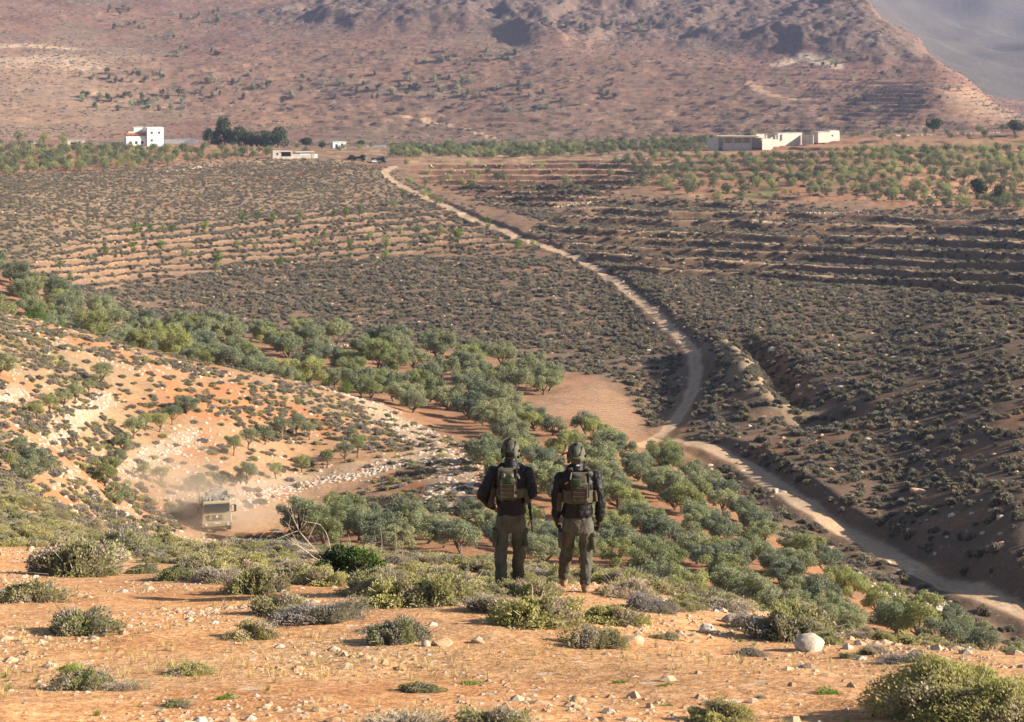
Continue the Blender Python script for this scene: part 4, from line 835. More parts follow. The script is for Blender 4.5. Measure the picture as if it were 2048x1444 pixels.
for a, b, w, kd, h, lb in FB:
    x, y, z = hit(a, min(b, 1480), 8, 64); s = w * y / F / 2 * 1.22; me = SH[kd][rng.integers(len(SH[kd]))]
    o = put('shrub', me, None, (x, y, z - .02), (0, 0, rng.uniform(0, 6.28)), (s, s * rng.uniform(.85, 1.1), s * h * 1.05)); tag(o, lb, 'shrub', 'bushes on the near hilltop')
# boulders
BO = [(1622,1300,70,.62,0,'largest white boulder lying on the bare soil at right'),(1472,1246,58,.45,0,'flat pale rock half hidden behind soil left of the white boulder'),(1413,1266,34,.8,0,'small pale pitted rock left of the flat one'),(1262,1290,54,.55,1,'tilted orange rock by the olive bush under the right man'),(884,1290,46,.5,1,'orange rock on the stony strip below the yellow-green bushes'),(852,1292,24,.7,0,'small white rock touching the orange one'),(956,1286,28,.7,0,'pale rock on the stony strip below the left man'),(664,1246,26,.7,0,'grey rock in the dead bush'),
      (1878,1222,44,.62,0,'round grey boulder at the edge of the olive grove'),(1850,1216,26,.8,0,'smaller boulder leaning against the round grey one'),(1790,1192,24,.6,0,'pale boulder beside the grove below the track'),(1988,1284,26,.7,0,'pale boulder low at the right end of the grove'),(1440,1268,18,.7,0,'little white rock right of the pitted one'),(1550,985,18,.7,0,'boulder on the shrubby hillside above the lower track'),(1838,985,40,.4,1,'large flat rock on the right-hand hillside'),(1596,775,16,.7,0,'pale rock on the hillside above the gully'),(1545,700,18,.5,0,'orange rock at the head of the gully'),(905,960,0,0,0,'')]
for a, b, w, fl, m, lb in BO:
    if not w: continue
    x, y, z = hit(a, b, 8 if b > 1235 and a < 1800 else 80, 330); s = w * y / F / 2
    me = rock_mesh('boulder', 600 + a, 4, fl, M_RO if m else M_RK)
    for p in me.polygons: p.use_smooth = True
    o = put('boulder', me, None, (x, y, z + s * fl * .35), (rng.uniform(-.2, .2), rng.uniform(-.2, .2), rng.uniform(0, 6)), (s, s, s)); tag(o, lb, 'boulder')
for p_, q_, n, spr, nm, lb in [((1110,412),(1190,406),60,2.2,'rubble','white limestone rubble heaped at the corner of the terraces'),((1790,272),(1995,266),170,1.0,'stone_wall','dry stone wall of pale field stones on the right plateau'),((1560,440),(1720,425),50,2.5,'rubble','pale rubble bank at the foot of the right-hand orchard'),((330,345),(430,330),40,2.,'rubble','pale rubble along the foot of the village orchard'),((655,692),(700,690),14,1.2,'rubble','small heap of white stones at the top of the valley grove'),((1345,918),(1900,1255),150,1.3,'stone_wall','tumbled stone edging between the grove and the shrubby bank')]:
    A = line([p_, ((p_[0] + q_[0]) / 2, (p_[1] + q_[1]) / 2 - (0 if p_[0] != 1345 else -6)), q_], 90 if p_[1] > 900 else 200, 950); k = rng.integers(0, len(A) - 1, n); t = rng.random(n); Q_ = A[k] + (A[k + 1] - A[k]) * t[:, None] + rng.normal(size=(n, 2)) * spr * .5
    V = []; Fq = []; nn_ = 0
    for x, y in Q_:
        m_ = RKS[rng.integers(3) * 2 + 1]; v = np.array([w_.co for w_ in m_.vertices]); f = np.array([list(p.vertices) for p in m_.polygons]); s = rng.uniform(.25, .8) * (y / 700 + .4) * .75
        V.append(v * s + [x, y, zat(x, y) + rng.uniform(0, .5) * s]); Fq.append(f + nn_); nn_ += len(v)
    o = put(nm, mesh_np(nm, np.concatenate(V), np.concatenate(Fq), [M_RK]))
    if nm == 'rubble': o['kind'] = 'stuff'
    tag(o, lb, 'rubble' if nm == 'rubble' else 'stone wall')

# bare branches over the dark bush, dry stalks
def branch(r, p, d, l, rad, depth, out):
    n = 5; pts = [np.array(p, float)]; dd = np.array(d, float)
    for k in range(n): dd = unit((dd + r.normal(size=3) * .12)[None])[0]; pts.append(pts[-1] + dd * l / n)
    out.append(tube(pts, [rad * (1 - .75 * k / n) for k in range(n + 1)], 5))
    if depth:
        for k in range(r.integers(2, 5)):
            i = r.integers(1, n + 1); e = unit((dd + r.normal(size=3) * .65)[None])[0]; branch(r, pts[i], e, l * r.uniform(.35, .6), rad * .5, depth - 1, out)
bx, by, bz_ = hit(655, 1130, 8, 60); r9 = np.random.default_rng(5); root = empty('bare_branches', (bx, by, bz_))
for k, (d, l) in enumerate([((-.75, 0, .65), .62), ((-.55, .1, .85), .85), ((.85, 0, .35), .75), ((.6, .1, .25), .55), ((-.2, -.1, .95), .5), ((.95, .1, .05), .8)]):
    out = []; branch(r9, (k * .05 - .1, 0, .04), d, l * 1.2 * by / 24, .013, 2, out); V, Fq = joinq(out); put('branch', fixtri(mesh_np('branch', V, Fq, [M_TW])), root)
tag(root, 'bare pale branches of a dead shrub lying over the dark leafy bush', 'branches')
for k, (a, b, t, lb) in enumerate([(700,1110,1075,'dry stalk just right of the bare branches'),(762,1108,1062,'leaning dry stalk behind the dark bush'),(790,1118,1062,'tallest straight dry stalk left of the men'),(803,1118,1090,'short dry stalk beside the tallest one'),(930,1175,1130,'thin dry stem at the left man\'s left knee')]):
    x, y, z = hit(a, b + 6, 8, 60); h = (b - t + 12) * y / F; V, Fq = tube([(0, 0, 0), (.02, 0, h * .5), (-.03 + .02 * k, 0, h)], [.006, .005, .003], 5)
    tag(put('dry_stalk', fixtri(mesh_np('dry_stalk', V, Fq, [M_TW])), None, (x, y, z)), lb, 'stalk', 'dry stalks on the brow')

# ------------------------------------------------------------------ buildings and vehicles
import bmesh
def bm_box(bm, c, s, rz=0, ry=0, rx=0, taper=None):
    m = Matrix.Translation(c) @ Matrix.Rotation(rz, 4, 'Z') @ Matrix.Rotation(ry, 4, 'Y') @ Matrix.Rotation(rx, 4, 'X') @ Matrix.Diagonal((*s, 1))
    return bmesh.ops.create_cube(bm, size=1, matrix=m)['verts']
def bm_cyl(bm, c, r, l, ax='X', seg=24, r2=None):
    m = Matrix.Translation(c) @ {'X': Matrix.Rotation(R(90), 4, 'Y'), 'Y': Matrix.Rotation(R(90), 4, 'X'), 'Z': Matrix.Identity(4)}[ax]
    return bmesh.ops.create_cone(bm, cap_ends=True, segments=seg, radius1=r, radius2=r if r2 is None else r2, depth=l, matrix=m)['verts']
def part(name, m, parent, build, bevel=0., seg=2, smooth=False, loc=(0, 0, 0)):
    bm = bmesh.new(); build(bm); me = bpy.data.meshes.new(name); bm.to_mesh(me); bm.free(); me.materials.append(m)
    o = put(name, me, parent, loc)
    if bevel: b = o.modifiers.new('bevel', 'BEVEL'); b.width = bevel; b.segments = seg; b.limit_method = 'ANGLE'
    if smooth:
        for p in me.polygons: p.use_smooth = True
    return o
def boxes(name, m, parent, lst, bevel=0., **k): return part(name, m, parent, lambda bm: [bm_box(bm, *x) for x in lst], bevel, **k)
def wallmat(name, c, d=.12):
    m, nt, b = mat(name); co = N(nt, 'ShaderNodeTexCoord').outputs['Object']
    n = ramp(nt, noise(nt, co, .6, 5, .65), .3, .75, 0, 1)
    L(nt, mixc(nt, n, c, tuple(x * (1 - d * 2) for x in c)), b.inputs['Base Color']); return m
W_WHITE = wallmat('white_plaster', (.80, .79, .76), .05); W_CREAM = wallmat('cream_block', (.66, .58, .48)); W_GREY = wallmat('grey_and_shaded_block', (.46, .44, .42)); W_RED = wallmat('red_awning', (.50, .17, .10)); W_DARK = wallmat('dark_opening', (.035, .032, .03), .1); W_METAL = wallmat('rusty_sheet', (.30, .34, .38))
def place(px, py, lo=560, hi=900):
    x, y, z = hit(px, py, lo, hi); return x, y, z, y / F
x, y, z, k = place(292, 292, 600); root = empty('village_house', (x, y, z - .8), R(22))
boxes('wall', W_WHITE, root, [((4.6, 4, 4.9), (8.2, 9, 9.8))]); boxes('lower_storey', W_WHITE, root, [((-4.6, 5, 2.4), (9.8, 8, 4.8))])
boxes('upper_storey', W_CREAM, root, [((-4.0, 6, 6.4), (8.6, 6, 3.2))]); boxes('awning', W_RED, root, [((-4.7, 2.6, 7.0), (9.4, 2.6, .25), 0, 0, R(22)), ((-9.0, 5.5, 6.9), (.9, 7, .25), 0, R(-22))])
boxes('balcony', W_WHITE, root, [((-4.7, 1.3, 5.25), (9.8, .2, .9)), ((-4.7, 2.2, 4.9), (9.8, 2.0, .2))]); boxes('stair_tower', W_WHITE, root, [((-3.2, 6, 9.0), (4.4, 4, 2.0)), ((-3.2, 6, 10.1), (4.9, 4.6, .2))])
for wx, wz in ((2.8, 7.4), (6.4, 7.4), (2.8, 3.6)):
    f = boxes('window', W_GREY, root, [((wx, -.52, wz), (1.1, .06, 1.2))]); boxes('pane', W_DARK, f, [((wx, -.56, wz), (.9, .05, 1.0))])
for wx in (-7.5, -4.6, -1.7): boxes('window', W_DARK, root, [((wx, .98, 2.5), (1.2, .06, 1.4))])
boxes('door', W_DARK, root, [((-3.2, 2.98, 6.0), (1.2, .06, 2.0))]); boxes('parapet', W_WHITE, root, [((4.6, 4, 9.9), (8.5, 9.3, .3))])
tag(root, 'white village house of several storeys with a red awning over its balcony', 'house')
# open-fronted shed and its neighbours on the right plateau
x, y, z, k = place(1470, 300); root = empty('open_shed', (x, y, z - .4), R(-9)); s = k * 110
boxes('back_wall', W_CREAM, root, [((2, 7, 3.0), (21, .3, 6))]); boxes('side_wall', W_GREY, root, [((-s * .5 + 2.6, 0, 3.0), (5.2, .3, 6.2)), ((-s * .5 + .1, 3.5, 3.0), (.3, 7, 6.0)), ((s * .5 - .2, 3.6, 3.2), (.3, 7, 6.4))])  # grey side and front walls carry the shed's shade in their colour
boxes('roof', W_CREAM, root, [((1.2, 3.4, 6.75), (s - 6, 7.6, .5))]); boxes('front_wall', W_GREY, root, [((0.8, 0, 1.8), (13.4, .3, 3.6))])
for px_ in (-5.2, -.8, 3.4, 7.6): boxes('pillar', W_GREY, root, [((px_, -.25, 3.2), (.5, .4, 6.6))])
boxes('end_wall', W_CREAM, root, [((s * .5 + 2.2, .6, 2.9), (6.4, .34, 5.8), R(38))]); tag(root, 'long open-fronted concrete shed with pillars and a flat roof above the orchard', 'shed')
x, y, z, k = place(1568, 292); root = empty('walled_yard', (x, y, z - .3), R(28)); s = k * 110
boxes('wall', W_CREAM, root, [((-s * .3, 0, 1.8), (s * .38, .3, 3.6)), ((s * .22, 3, 3.3), (s * .55, .3, 6.0)), ((s * .48, -2, 3.4), (.3, 9, 4.4)), ((-s * .42, 4, 3.2), (s * .18, .3, 5.8))])
for q_ in [((-s * .36, 1.4, 2.9), (.9, .4, 5.8)), ((-s * .24, 1.4, 2.4), (1.1, .4, 4.8)), ((-s * .15, 1.4, 3), (.6, .4, 5.4)), ((s * .03, 2.4, 4.5), (.5, .4, 3.0))]: boxes('broken_wall', W_GREY, root, [q_])
boxes('roof', W_GREY, root, [((s * .22, 5, 6.4), (s * .56, 4.5, .25))]); tag(root, 'half-ruined cream walled yard between the open shed and the smallest building', 'ruin')
x, y, z, k = place(1658, 284); root = empty('plastered_hut', (x, y, z - .3), R(28)); s = k * 54
boxes('wall', W_CREAM, root, [((0, 3, 2.6), (s, 6, 5.2)), ((s * .3, 3, 5.4), (s * .42, 5, .9))]); boxes('window', W_DARK, root, [((s * .16, -.03, 3.4), (.8, .1, .9))]); boxes('roof', W_GREY, root, [((-s * .22, 3, 5.35), (s * .55, 6.4, .25))])
tag(root, 'smallest cream building at the right end of the group above the orchard', 'building')
# low farmhouse by the edge of the slope
x, y, z, k = place(592, 318, 560); root = empty('low_farmhouse', (x, y, z - .2), R(16)); s = k * 92
boxes('wall', W_CREAM, root, [((-s * .41, 3, 2.0), (s * .18, 5, 4.0)), ((s * .12, 3.2, 1.5), (s * .44, 5, 3.0)), ((s * .42, 2.4, 1.2), (s * .12, 3, 2.2))]); boxes('porch_wall', W_CREAM, root, [((-s * .2, .6, .7), (s * .24, .3, 1.4))])
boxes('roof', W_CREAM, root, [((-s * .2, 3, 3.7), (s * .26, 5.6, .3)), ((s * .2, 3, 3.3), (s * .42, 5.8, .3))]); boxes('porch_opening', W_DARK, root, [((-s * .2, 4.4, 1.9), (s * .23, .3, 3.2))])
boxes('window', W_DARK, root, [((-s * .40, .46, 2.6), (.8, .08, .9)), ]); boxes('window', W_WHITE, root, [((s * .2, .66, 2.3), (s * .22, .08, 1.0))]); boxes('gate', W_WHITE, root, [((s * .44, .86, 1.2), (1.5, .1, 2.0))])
tag(root, 'low cream farmhouse with a dark porch at the top of the shrubby slope', 'farmhouse')
for a, b, w, hp, nm, lb, m in [(679, 294, 27, 12, 'white_hut', 'little white hut with one window beyond the windbreak', W_WHITE), (152, 289, 34, 9, 'village_shed', 'small pale shed at the village edge left of the house', W_CREAM)]:
    x, y, z, k = place(a, b, 640); root = empty(nm, (x, y, z - .3), R(20)); s = w * k
    boxes('wall', m, root, [((0, 2.5, hp * k / 2), (s, 5, hp * k))]); boxes('roof', W_GREY if nm != 'white_hut' else m, root, [((0, 2.5, hp * k + .12), (s + .5, 5.5, .25))]); boxes('window', W_DARK, root, [((.2 * s, -.04, hp * k * .6), (s * .14, .1, hp * k * .4))]); boxes('door', W_DARK, root, [((-.22 * s, -.04, hp * k * .35), (s * .16, .1, hp * k * .7))]); tag(root, lb, 'shed')
for a, b, w, hp, lb, m in [(205, 291, 84, 7, 'long low pale yard wall left of the village house', W_CREAM), (362, 287, 66, 9, 'long low white wall right of the village house', W_WHITE), (752, 294, 38, 4, 'short low white wall beyond the parked army trucks', W_WHITE)]:
    x, y, z, k = place(a, b, 640); s = w * k; tag(boxes('yard_wall', m, None, [((0, 0, hp * k / 2 - .2), (s, .35, hp * k)), ((s * .2, 0, hp * k), (s * .5, .5, .3))], loc=(x, y, z)), lb, 'wall')
M_POLE = wallmat('pole_wood', (.16, .12, .09))
for a, t, b, lb in [(13, 258, 288, 'far left utility pole by the round green tree'), (163, 262, 290, 'utility pole behind the small pale shed'), (200, 276, 292, 'short utility pole above the yard wall')]:
    x, y, z, k = place(a, b, 640); h = (b - t) * k
    tag(part('utility_pole', M_POLE, None, lambda bm: (bm_cyl(bm, (0, 0, h / 2), .14, h, 'Z', 8, .09), bm_box(bm, (0, 0, h * .93), (1.8, .12, .12))), loc=(x, y, z)), lb, 'pole')

# vehicles
M_SAND = wallmat('dusty_sand_paint', (.42, .35, .235), .08); M_BLK = wallmat('black_rubber', (.035, .033, .03), .1); M_GREEN = wallmat('dark_army_green', (.055, .065, .05), .1); M_WHT = wallmat('white_paint', (.78, .78, .76), .02); M_RED = wallmat('red_paint', (.35, .05, .04), .1)
M_CANV = cloth_mat('dusty_cargo_canvas', (.22, .20, .16), (.36, .33, .28), 3, .95, .5)
M_GLS, nt_, b_ = mat('windscreen_glass'); b_.inputs['Base Color'].default_value = (.03, .035, .04, 1); b_.inputs['Roughness'].default_value = .12; b_.inputs['Specular IOR Level'].default_value = .6
M_LMP, nt_, b_ = mat('lamp_glass'); b_.inputs['Base Color'].default_value = (.75, .72, .65, 1); b_.inputs['Roughness'].default_value = .2
def wheel(parent, x, y, r, w):
    o = part('wheel', M_BLK, parent, lambda bm: bm_cyl(bm, (x, y, r), r, w, 'X', 28), .05, smooth=False)
    part('rim', M_SAND if r > .5 else M_GREEN, o, lambda bm: (bm_cyl(bm, (x + math.copysign(w * .5, x), y, r), r * .55, .06, 'X', 20), bm_cyl(bm, (x + math.copysign(w * .55, x), y, r), r * .2, .1, 'X', 10)))
def big_truck(name, loc, rz, body, canvas, label, cat='truck', group=None, s=1.):
    root = empty(name, loc, rz); root.scale = (s, s, s)
    def cab(bm):
        vs = bm_box(bm, (0, .95, 1.80), (2.42, 1.9, 1.62))
        for v in vs:
            if v.co.z > 2 and v.co.y < 0.5: v.co.y += .22
            if v.co.z > 2: v.co.x *= .95
    part('cab', body, root, cab, .09, 3)
    part('windscreen', M_GLS, root, lambda bm: bm_box(bm, (0, .065, 2.12), (2.02, .05, .66), 0, 0, R(-7.7)), .02)
    for sx in (-1, 1): part('side_window', M_GLS, root, lambda bm: bm_box(bm, (sx * 1.175, .95, 2.1), (.05, 1.0, .6), 0, R(sx * -2)))
    part('wiper', M_BLK, root, lambda bm: (bm_box(bm, (-.45, -.02, 1.86), (.7, .03, .03), 0, R(-15)), bm_box(bm, (.45, -.02, 1.86), (.7, .03, .03), 0, R(-15))))
    g = part('grille', body, root, lambda bm: bm_box(bm, (0, -.03, 1.42), (1.25, .06, .48)), .02)
    part('slat', M_BLK, g, lambda bm: [bm_box(bm, (0, -.065, 1.25 + .1 * k), (.8, .03, .035)) for k in range(4)])
    part('badge', M_LMP, g, lambda bm: bm_cyl(bm, (0, -.09, 1.45), .11, .03, 'Y', 16))
    part('bumper', body, root, lambda bm: (bm_box(bm, (0, -.12, .86), (2.44, .36, .36)), bm_box(bm, (0, -.06, .60), (1.7, .2, .14))), .04)
    part('number_plate', M_LMP, root, lambda bm: bm_box(bm, (0, -.32, .98), (.52, .02, .12)))
    for sx in (-1, 1):
        part('headlight', M_LMP, root, lambda bm: bm_cyl(bm, (sx * .88, -.31, .88), .11, .05, 'Y', 16))
        part('indicator', wallmat('amber', (.7, .3, .05)) if sx < 0 else bpy.data.materials['amber'], root, lambda bm: bm_box(bm, (sx * 1.1, -.31, .95), (.12, .03, .08)))
        a = part('mirror_arm', M_BLK, root, lambda bm: (bm_box(bm, (sx * 1.34, .1, 2.3), (.36, .04, .04)), bm_box(bm, (sx * 1.34, .1, 1.75), (.36, .04, .04))))
        part('mirror', M_BLK, a, lambda bm: bm_box(bm, (sx * 1.48, .1, 2.02), (.2, .08, .52)), .03)
        part('step', M_BLK, root, lambda bm: bm_box(bm, (sx * 1.1, .35, .62), (.25, .5, .08)))
        part('mudguard', body, root, lambda bm: bm_box(bm, (sx * 1.08, 1.2, 1.15), (.34, 1.35, .12)), .03)
    part('chassis', M_BLK, root, lambda bm: (bm_box(bm, (0, 3.6, .85), (.9, 7.0, .22)), bm_cyl(bm, (0, 1.2, .6), .12, 2.1, 'X'), bm_cyl(bm, (0, 5.2, .6), .14, 2.1, 'X')))
    b = part('cargo_bed', body, root, lambda bm: (bm_box(bm, (0, 4.8, 1.2), (2.44, 5.0, .14)), bm_box(bm, (-1.18, 4.8, 1.6), (.08, 5.0, .7)), bm_box(bm, (1.18, 4.8, 1.6), (.08, 5.0, .7)), bm_box(bm, (0, 2.34, 1.75), (2.44, .08, 1.0))))
    def cv(bm):
        r = random.Random(3)
        for k in range(16): bm_box(bm, (r.uniform(-.95, .95), r.uniform(2.7, 6.9), r.uniform(1.45, 1.8)), (r.uniform(.5, .9), r.uniform(.5, .9), r.uniform(.4, .6)), r.uniform(-.5, .5), r.uniform(-.1, .1))
    part('cargo', canvas, b, cv, .08, 2)
    def rk(bm):
        r = random.Random(8)
        for k in range(11): bm_box(bm, (-1.05 + .21 * k, .9 + r.uniform(-.2, .2), 2.68 + r.uniform(0, .05)), (r.uniform(.2, .34), r.uniform(.5, 1), r.uniform(.12, .26)), r.uniform(-.3, .3), r.uniform(-.2, .2))
    part('roof_load', canvas, root, rk, .04, 2)
    for wx, wy in ((-1.02, 1.2), (1.02, 1.2), (-1.02, 5.2), (1.02, 5.2)): wheel(root, wx, wy, .58, .38)
    return tag(root, label, cat, group)
x, y, z = hit(434, 1068, 112, 140); big_truck('army_truck', (x, y, z), R(13), M_SAND, M_CANV, 'dusty sand-coloured army truck driving toward the viewer in a cloud of dust', s=.94)
TRX = (x, y, z)
for a, b, rz, s, lb in [(731, 322, R(80), 1.05, 'dark army truck parked side-on at the top of the road'), (772, 325, R(60), 1.0, 'dark army truck parked behind the bend at the very top of the road')]:
    x, y, z, k = place(a, b, 600); big_truck('parked_army_truck', (x, y, z), rz, M_GREEN, M_GREEN, lb, 'truck', 'dark army vehicles parked at the top of the road', s)
def car(name, loc, rz, m, lb, group=None, hgt=1.5):
    root = empty(name, loc, rz); part('body', m, root, lambda bm: bm_box(bm, (0, 0, .75), (4.3, 1.8, .75)), .15, 3)
    def c(bm):
        for v in bm_box(bm, (-.2, 0, 1.35 + (hgt - 1.5) * .5), (2.6, 1.6, .6 + hgt - 1.5)):
            if v.co.z > 1.3: v.co.x *= .75
    part('cabin', M_GLS if m is M_WHT else m, root, c, .1, 2); part('roof', m, root, lambda bm: bm_box(bm, (-.15, 0, hgt + .17), (1.9, 1.4, .06)))
    for wx in (-1.35, 1.35):
        for wy in (-.8, .8): part('wheel', M_BLK, root, lambda bm: bm_cyl(bm, (wx, wy, .35), .35, .25, 'Y', 18))
    for wy in (-.6, .6): part('headlight', M_LMP, root, lambda bm: bm_box(bm, (2.15, wy, .85), (.06, .3, .16)))
    return tag(root, lb, 'car', group)
x, y, z, k = place(66, 290, 640); car('parked_car', (x, y, z), R(8), M_WHT, 'white car parked at the village edge between two round trees')
x, y, z, k = place(703, 320, 600); car('army_jeep', (x, y, z), R(175), M_GREEN, 'dark army jeep parked left of the dark trucks', 'dark army vehicles parked at the top of the road', 2.1)
x, y, z, k = place(752, 326, 600); car('parked_car', (x, y, z), R(20), M_WHT, 'pale car parked between the two dark army trucks')

# dust thrown up by the truck: a thin ragged cloud
def volume(name, loc, size, dens, col, scale, label, seed=0., lo=.42):
    bm = bmesh.new(); bmesh.ops.create_icosphere(bm, subdivisions=3, radius=1); me = bpy.data.meshes.new(name); bm.to_mesh(me); bm.free()
    o = put(name, me, None, loc, (0, 0, 0), size); m = bpy.data.materials.new(name + '_air'); m.use_nodes = True; nt = m.node_tree; nt.nodes.clear()
    out = N(nt, 'ShaderNodeOutputMaterial'); v = N(nt, 'ShaderNodeVolumePrincipled'); v.inputs['Color'].default_value = (*col, 1); v.inputs['Anisotropy'].default_value = .2
    co = N(nt, 'ShaderNodeTexCoord').outputs['Object']; ln = N(nt, 'ShaderNodeVectorMath', operation='LENGTH'); L(nt, co, ln.inputs[0])
    mp = N(nt, 'ShaderNodeMapping'); mp.inputs['Location'].default_value = (seed, seed * .7, 0); L(nt, co, mp.inputs[0])
    f = math_(nt, 'MULTIPLY', ramp(nt, ln.outputs['Value'], 1.0, .25), ramp(nt, noise(nt, mp.outputs[0], scale, 3), lo - .1, lo + .25))
    L(nt, math_(nt, 'MULTIPLY', f, dens), v.inputs['Density']); L(nt, v.outputs[0], out.inputs['Volume']); me.materials.append(m)
    o['kind'] = 'stuff'; o['label'] = label; o['category'] = 'dust'
    m.cycles.volume_step_rate = 1.0
    return o
tx, ty, tz = TRX
volume('dust', (tx - 5.5, ty + 7, tz + 1.8), (13, 12, 4.2), .11, (.86, .74, .60), 1.6, 'pale dust drifting over the olive trees left of the truck', 1.3)
volume('dust', (tx - 1.2, ty + 2.5, tz + .6), (6.5, 7, 3.0), .22, (.88, .75, .60), 1.8, 'dense low dust around the truck wheels', 4.1, .36)
# haze
hz = part('haze', bpy.data.materials.new('air'), None, lambda bm: bm_box(bm, (0, 3200, (LZ.max() + LZ.min()) / 2 + 2), (15200, 6600, LZ.max() - LZ.min() + 8)))
hz['kind'] = 'stuff'; hz['label'] = 'thin blue haze over the whole valley and the mountain'; hz['category'] = 'haze'
m = hz.data.materials[0]; m.use_nodes = True; nt = m.node_tree; nt.nodes.clear(); out = N(nt, 'ShaderNodeOutputMaterial'); v = N(nt, 'ShaderNodeVolumePrincipled')
v.inputs['Color'].default_value = (.52, .62, 1., 1); v.inputs['Density'].default_value = .00008; v.inputs['Anisotropy'].default_value = .1; L(nt, v.outputs[0], out.inputs['Volume'])
S.cycles.volume_step_rate = 1

# ------------------------------------------------------------------ the two men
def prim_cap(p0, p1, r0, r1, sq=1., n=10, m=16):
    """tapered limb with round ends; sq flattens it front to back"""
    p0, p1 = np.array(p0, float), np.array(p1, float); d = p1 - p0; l = np.linalg.norm(d); t = d / max(l, 1e-6)
    u = unit(np.cross(t, [.01, 1, .02])[None])[0]; v = np.cross(t, u); V = []; Fq = []
    ring = [(-math.cos(a) * r0, math.sin(a) * r0) for a in np.linspace(.15, math.pi / 2, n // 2)] + [(l + math.sin(a) * r1, math.cos(a) * r1) for a in np.linspace(0, math.pi / 2 - .15, n // 2)]
    for h, rr in ring:
        for k in range(m): a = 2 * math.pi * k / m; V.append(p0 + t * h + rr * (math.cos(a) * u + math.sin(a) * v * 1.))
    for i in range(len(ring) - 1):
        for k in range(m): Fq.append([i * m + k, i * m + (k + 1) % m, (i + 1) * m + (k + 1) % m, (i + 1) * m + k])
    V.append(p0 - t * r0); V.append(p1 + t * r1); a, b = len(V) - 2, len(V) - 1; e = (len(ring) - 1) * m
    Fq += [[k, a, (k + 1) % m] for k in range(m)]; Fq += [[e + k, e + (k + 1) % m, b] for k in range(m)]
    V = np.array(V); c = (p0 + p1) / 2; V[:, 1] = p0[1] + (V[:, 1] - p0[1]) * sq if sq != 1 else V[:, 1]
    return V, Fq
def prim_ell(c, r, rot=0.):
    V, Fq = prim_cap((0, 0, 0), (0, 0, 1e-4), 1, 1, n=14, m=20); V = V * np.array(r); cs, sn = math.cos(rot), math.sin(rot)
    V = V @ np.array([[cs, 0, -sn], [0, 1, 0], [sn, 0, cs]]); return V + np.array(c), Fq
def prim_loft(rings, m=28, e=2.4):
    V = []; Fq = []
    for z, cx, cy, rx, ry in rings:
        for k in range(m):
            a = 2 * math.pi * k / m; c, s = math.cos(a), math.sin(a)
            V.append((cx + rx * math.copysign(abs(c) ** (2 / e), c), cy + ry * math.copysign(abs(s) ** (2 / e), s), z))
    for i in range(len(rings) - 1):
        for k in range(m): Fq.append([i * m + k, i * m + (k + 1) % m, (i + 1) * m + (k + 1) % m, (i + 1) * m + k])
    Fq.append(list(range(m))[::-1]); Fq.append([(len(rings) - 1) * m + k for k in range(m)]); return np.array(V), Fq
TEX = {}
def cl_tex(s, depth=2):
    if s not in TEX: t = bpy.data.textures.new('folds', 'CLOUDS'); t.noise_scale = s; t.noise_depth = depth; TEX[s] = t
    return TEX[s]
def soft(name, prims, m, parent, vox=.012, smooth=3, folds=None):
    """several overlapping solids melted into one continuous skin"""
    V = []; Fq = []; n = 0
    for v, f in prims: V += [tuple(p) for p in v]; Fq += [[i + n for i in q] for q in f]; n += len(v)
    me = bpy.data.meshes.new(name); me.from_pydata(V, [], Fq); me.materials.append(m); o = put(name, me, parent)
    bm = bmesh.new(); bm.from_mesh(me); bmesh.ops.recalc_face_normals(bm, faces=bm.faces); bm.to_mesh(me); bm.free()
    r = o.modifiers.new('skin', 'REMESH'); r.mode = 'VOXEL'; r.voxel_size = vox; r.use_smooth_shade = True
    if smooth: s = o.modifiers.new('smooth', 'SMOOTH'); s.iterations = smooth; s.factor = .6
    for sc_, st_ in folds or []:
        d = o.modifiers.new('folds', 'DISPLACE'); d.texture = cl_tex(sc_); d.strength = st_; d.mid_level = .5; d.texture_coords = 'LOCAL'
    return o
def fab(name, c, c2, spec=.15, rough=.9):
    m, nt, b = mat(name); co = N(nt, 'ShaderNodeTexCoord').outputs['Object']
    L(nt, mixc(nt, ramp(nt, noise(nt, co, 7, 4), .35, .65), c, c2), b.inputs['Base Color']); b.inputs['Roughness'].default_value = rough; b.inputs['Specular IOR Level'].default_value = spec
    bp = N(nt, 'ShaderNodeBump'); bp.inputs['Strength'].default_value = .35; bp.inputs['Distance'].default_value = .015
    mp = N(nt, 'ShaderNodeMapping'); mp.inputs['Scale'].default_value = (9, 9, 22); mp.inputs['Rotation'].default_value = (.3, .5, 0); L(nt, co, mp.inputs[0])
    L(nt, noise(nt, mp.outputs[0], 1, 4, .6), bp.inputs['Height']); L(nt, bp.outputs[0], b.inputs['Normal']); return m
F_JK = fab('black_jacket', (.006, .0065, .009), (.011, .012, .016), .3, .55); F_TR = fab('olive_trousers', (.068, .068, .052), (.112, .110, .086)); F_VS = fab('coyote_vest', (.085, .076, .055), (.125, .112, .082))
F_VD = fab('dark_webbing', (.05, .045, .032), (.085, .075, .055)); F_HM = fab('helmet_cover', (.075, .075, .058), (.145, .14, .105)); F_HD = fab('dark_straps', (.02, .02, .018), (.04, .04, .035))
F_SK = fab('skin', (.42, .24, .16), (.36, .20, .13), .3, .6); F_GL = fab('brown_gloves', (.055, .035, .022), (.085, .055, .035)); F_BT = fab('tan_boots', (.32, .21, .13), (.24, .16, .10)); F_GN = fab('dark_green_patch', (.035, .06, .03), (.05, .08, .042)); F_GY = fab('grey_patch', (.20, .22, .23), (.27, .28, .29)); F_WH = fab('white_tag', (.75, .75, .75), (.65, .65, .65)); F_YE = fab('yellow_tag', (.6, .38, .10), (.5, .3, .08))
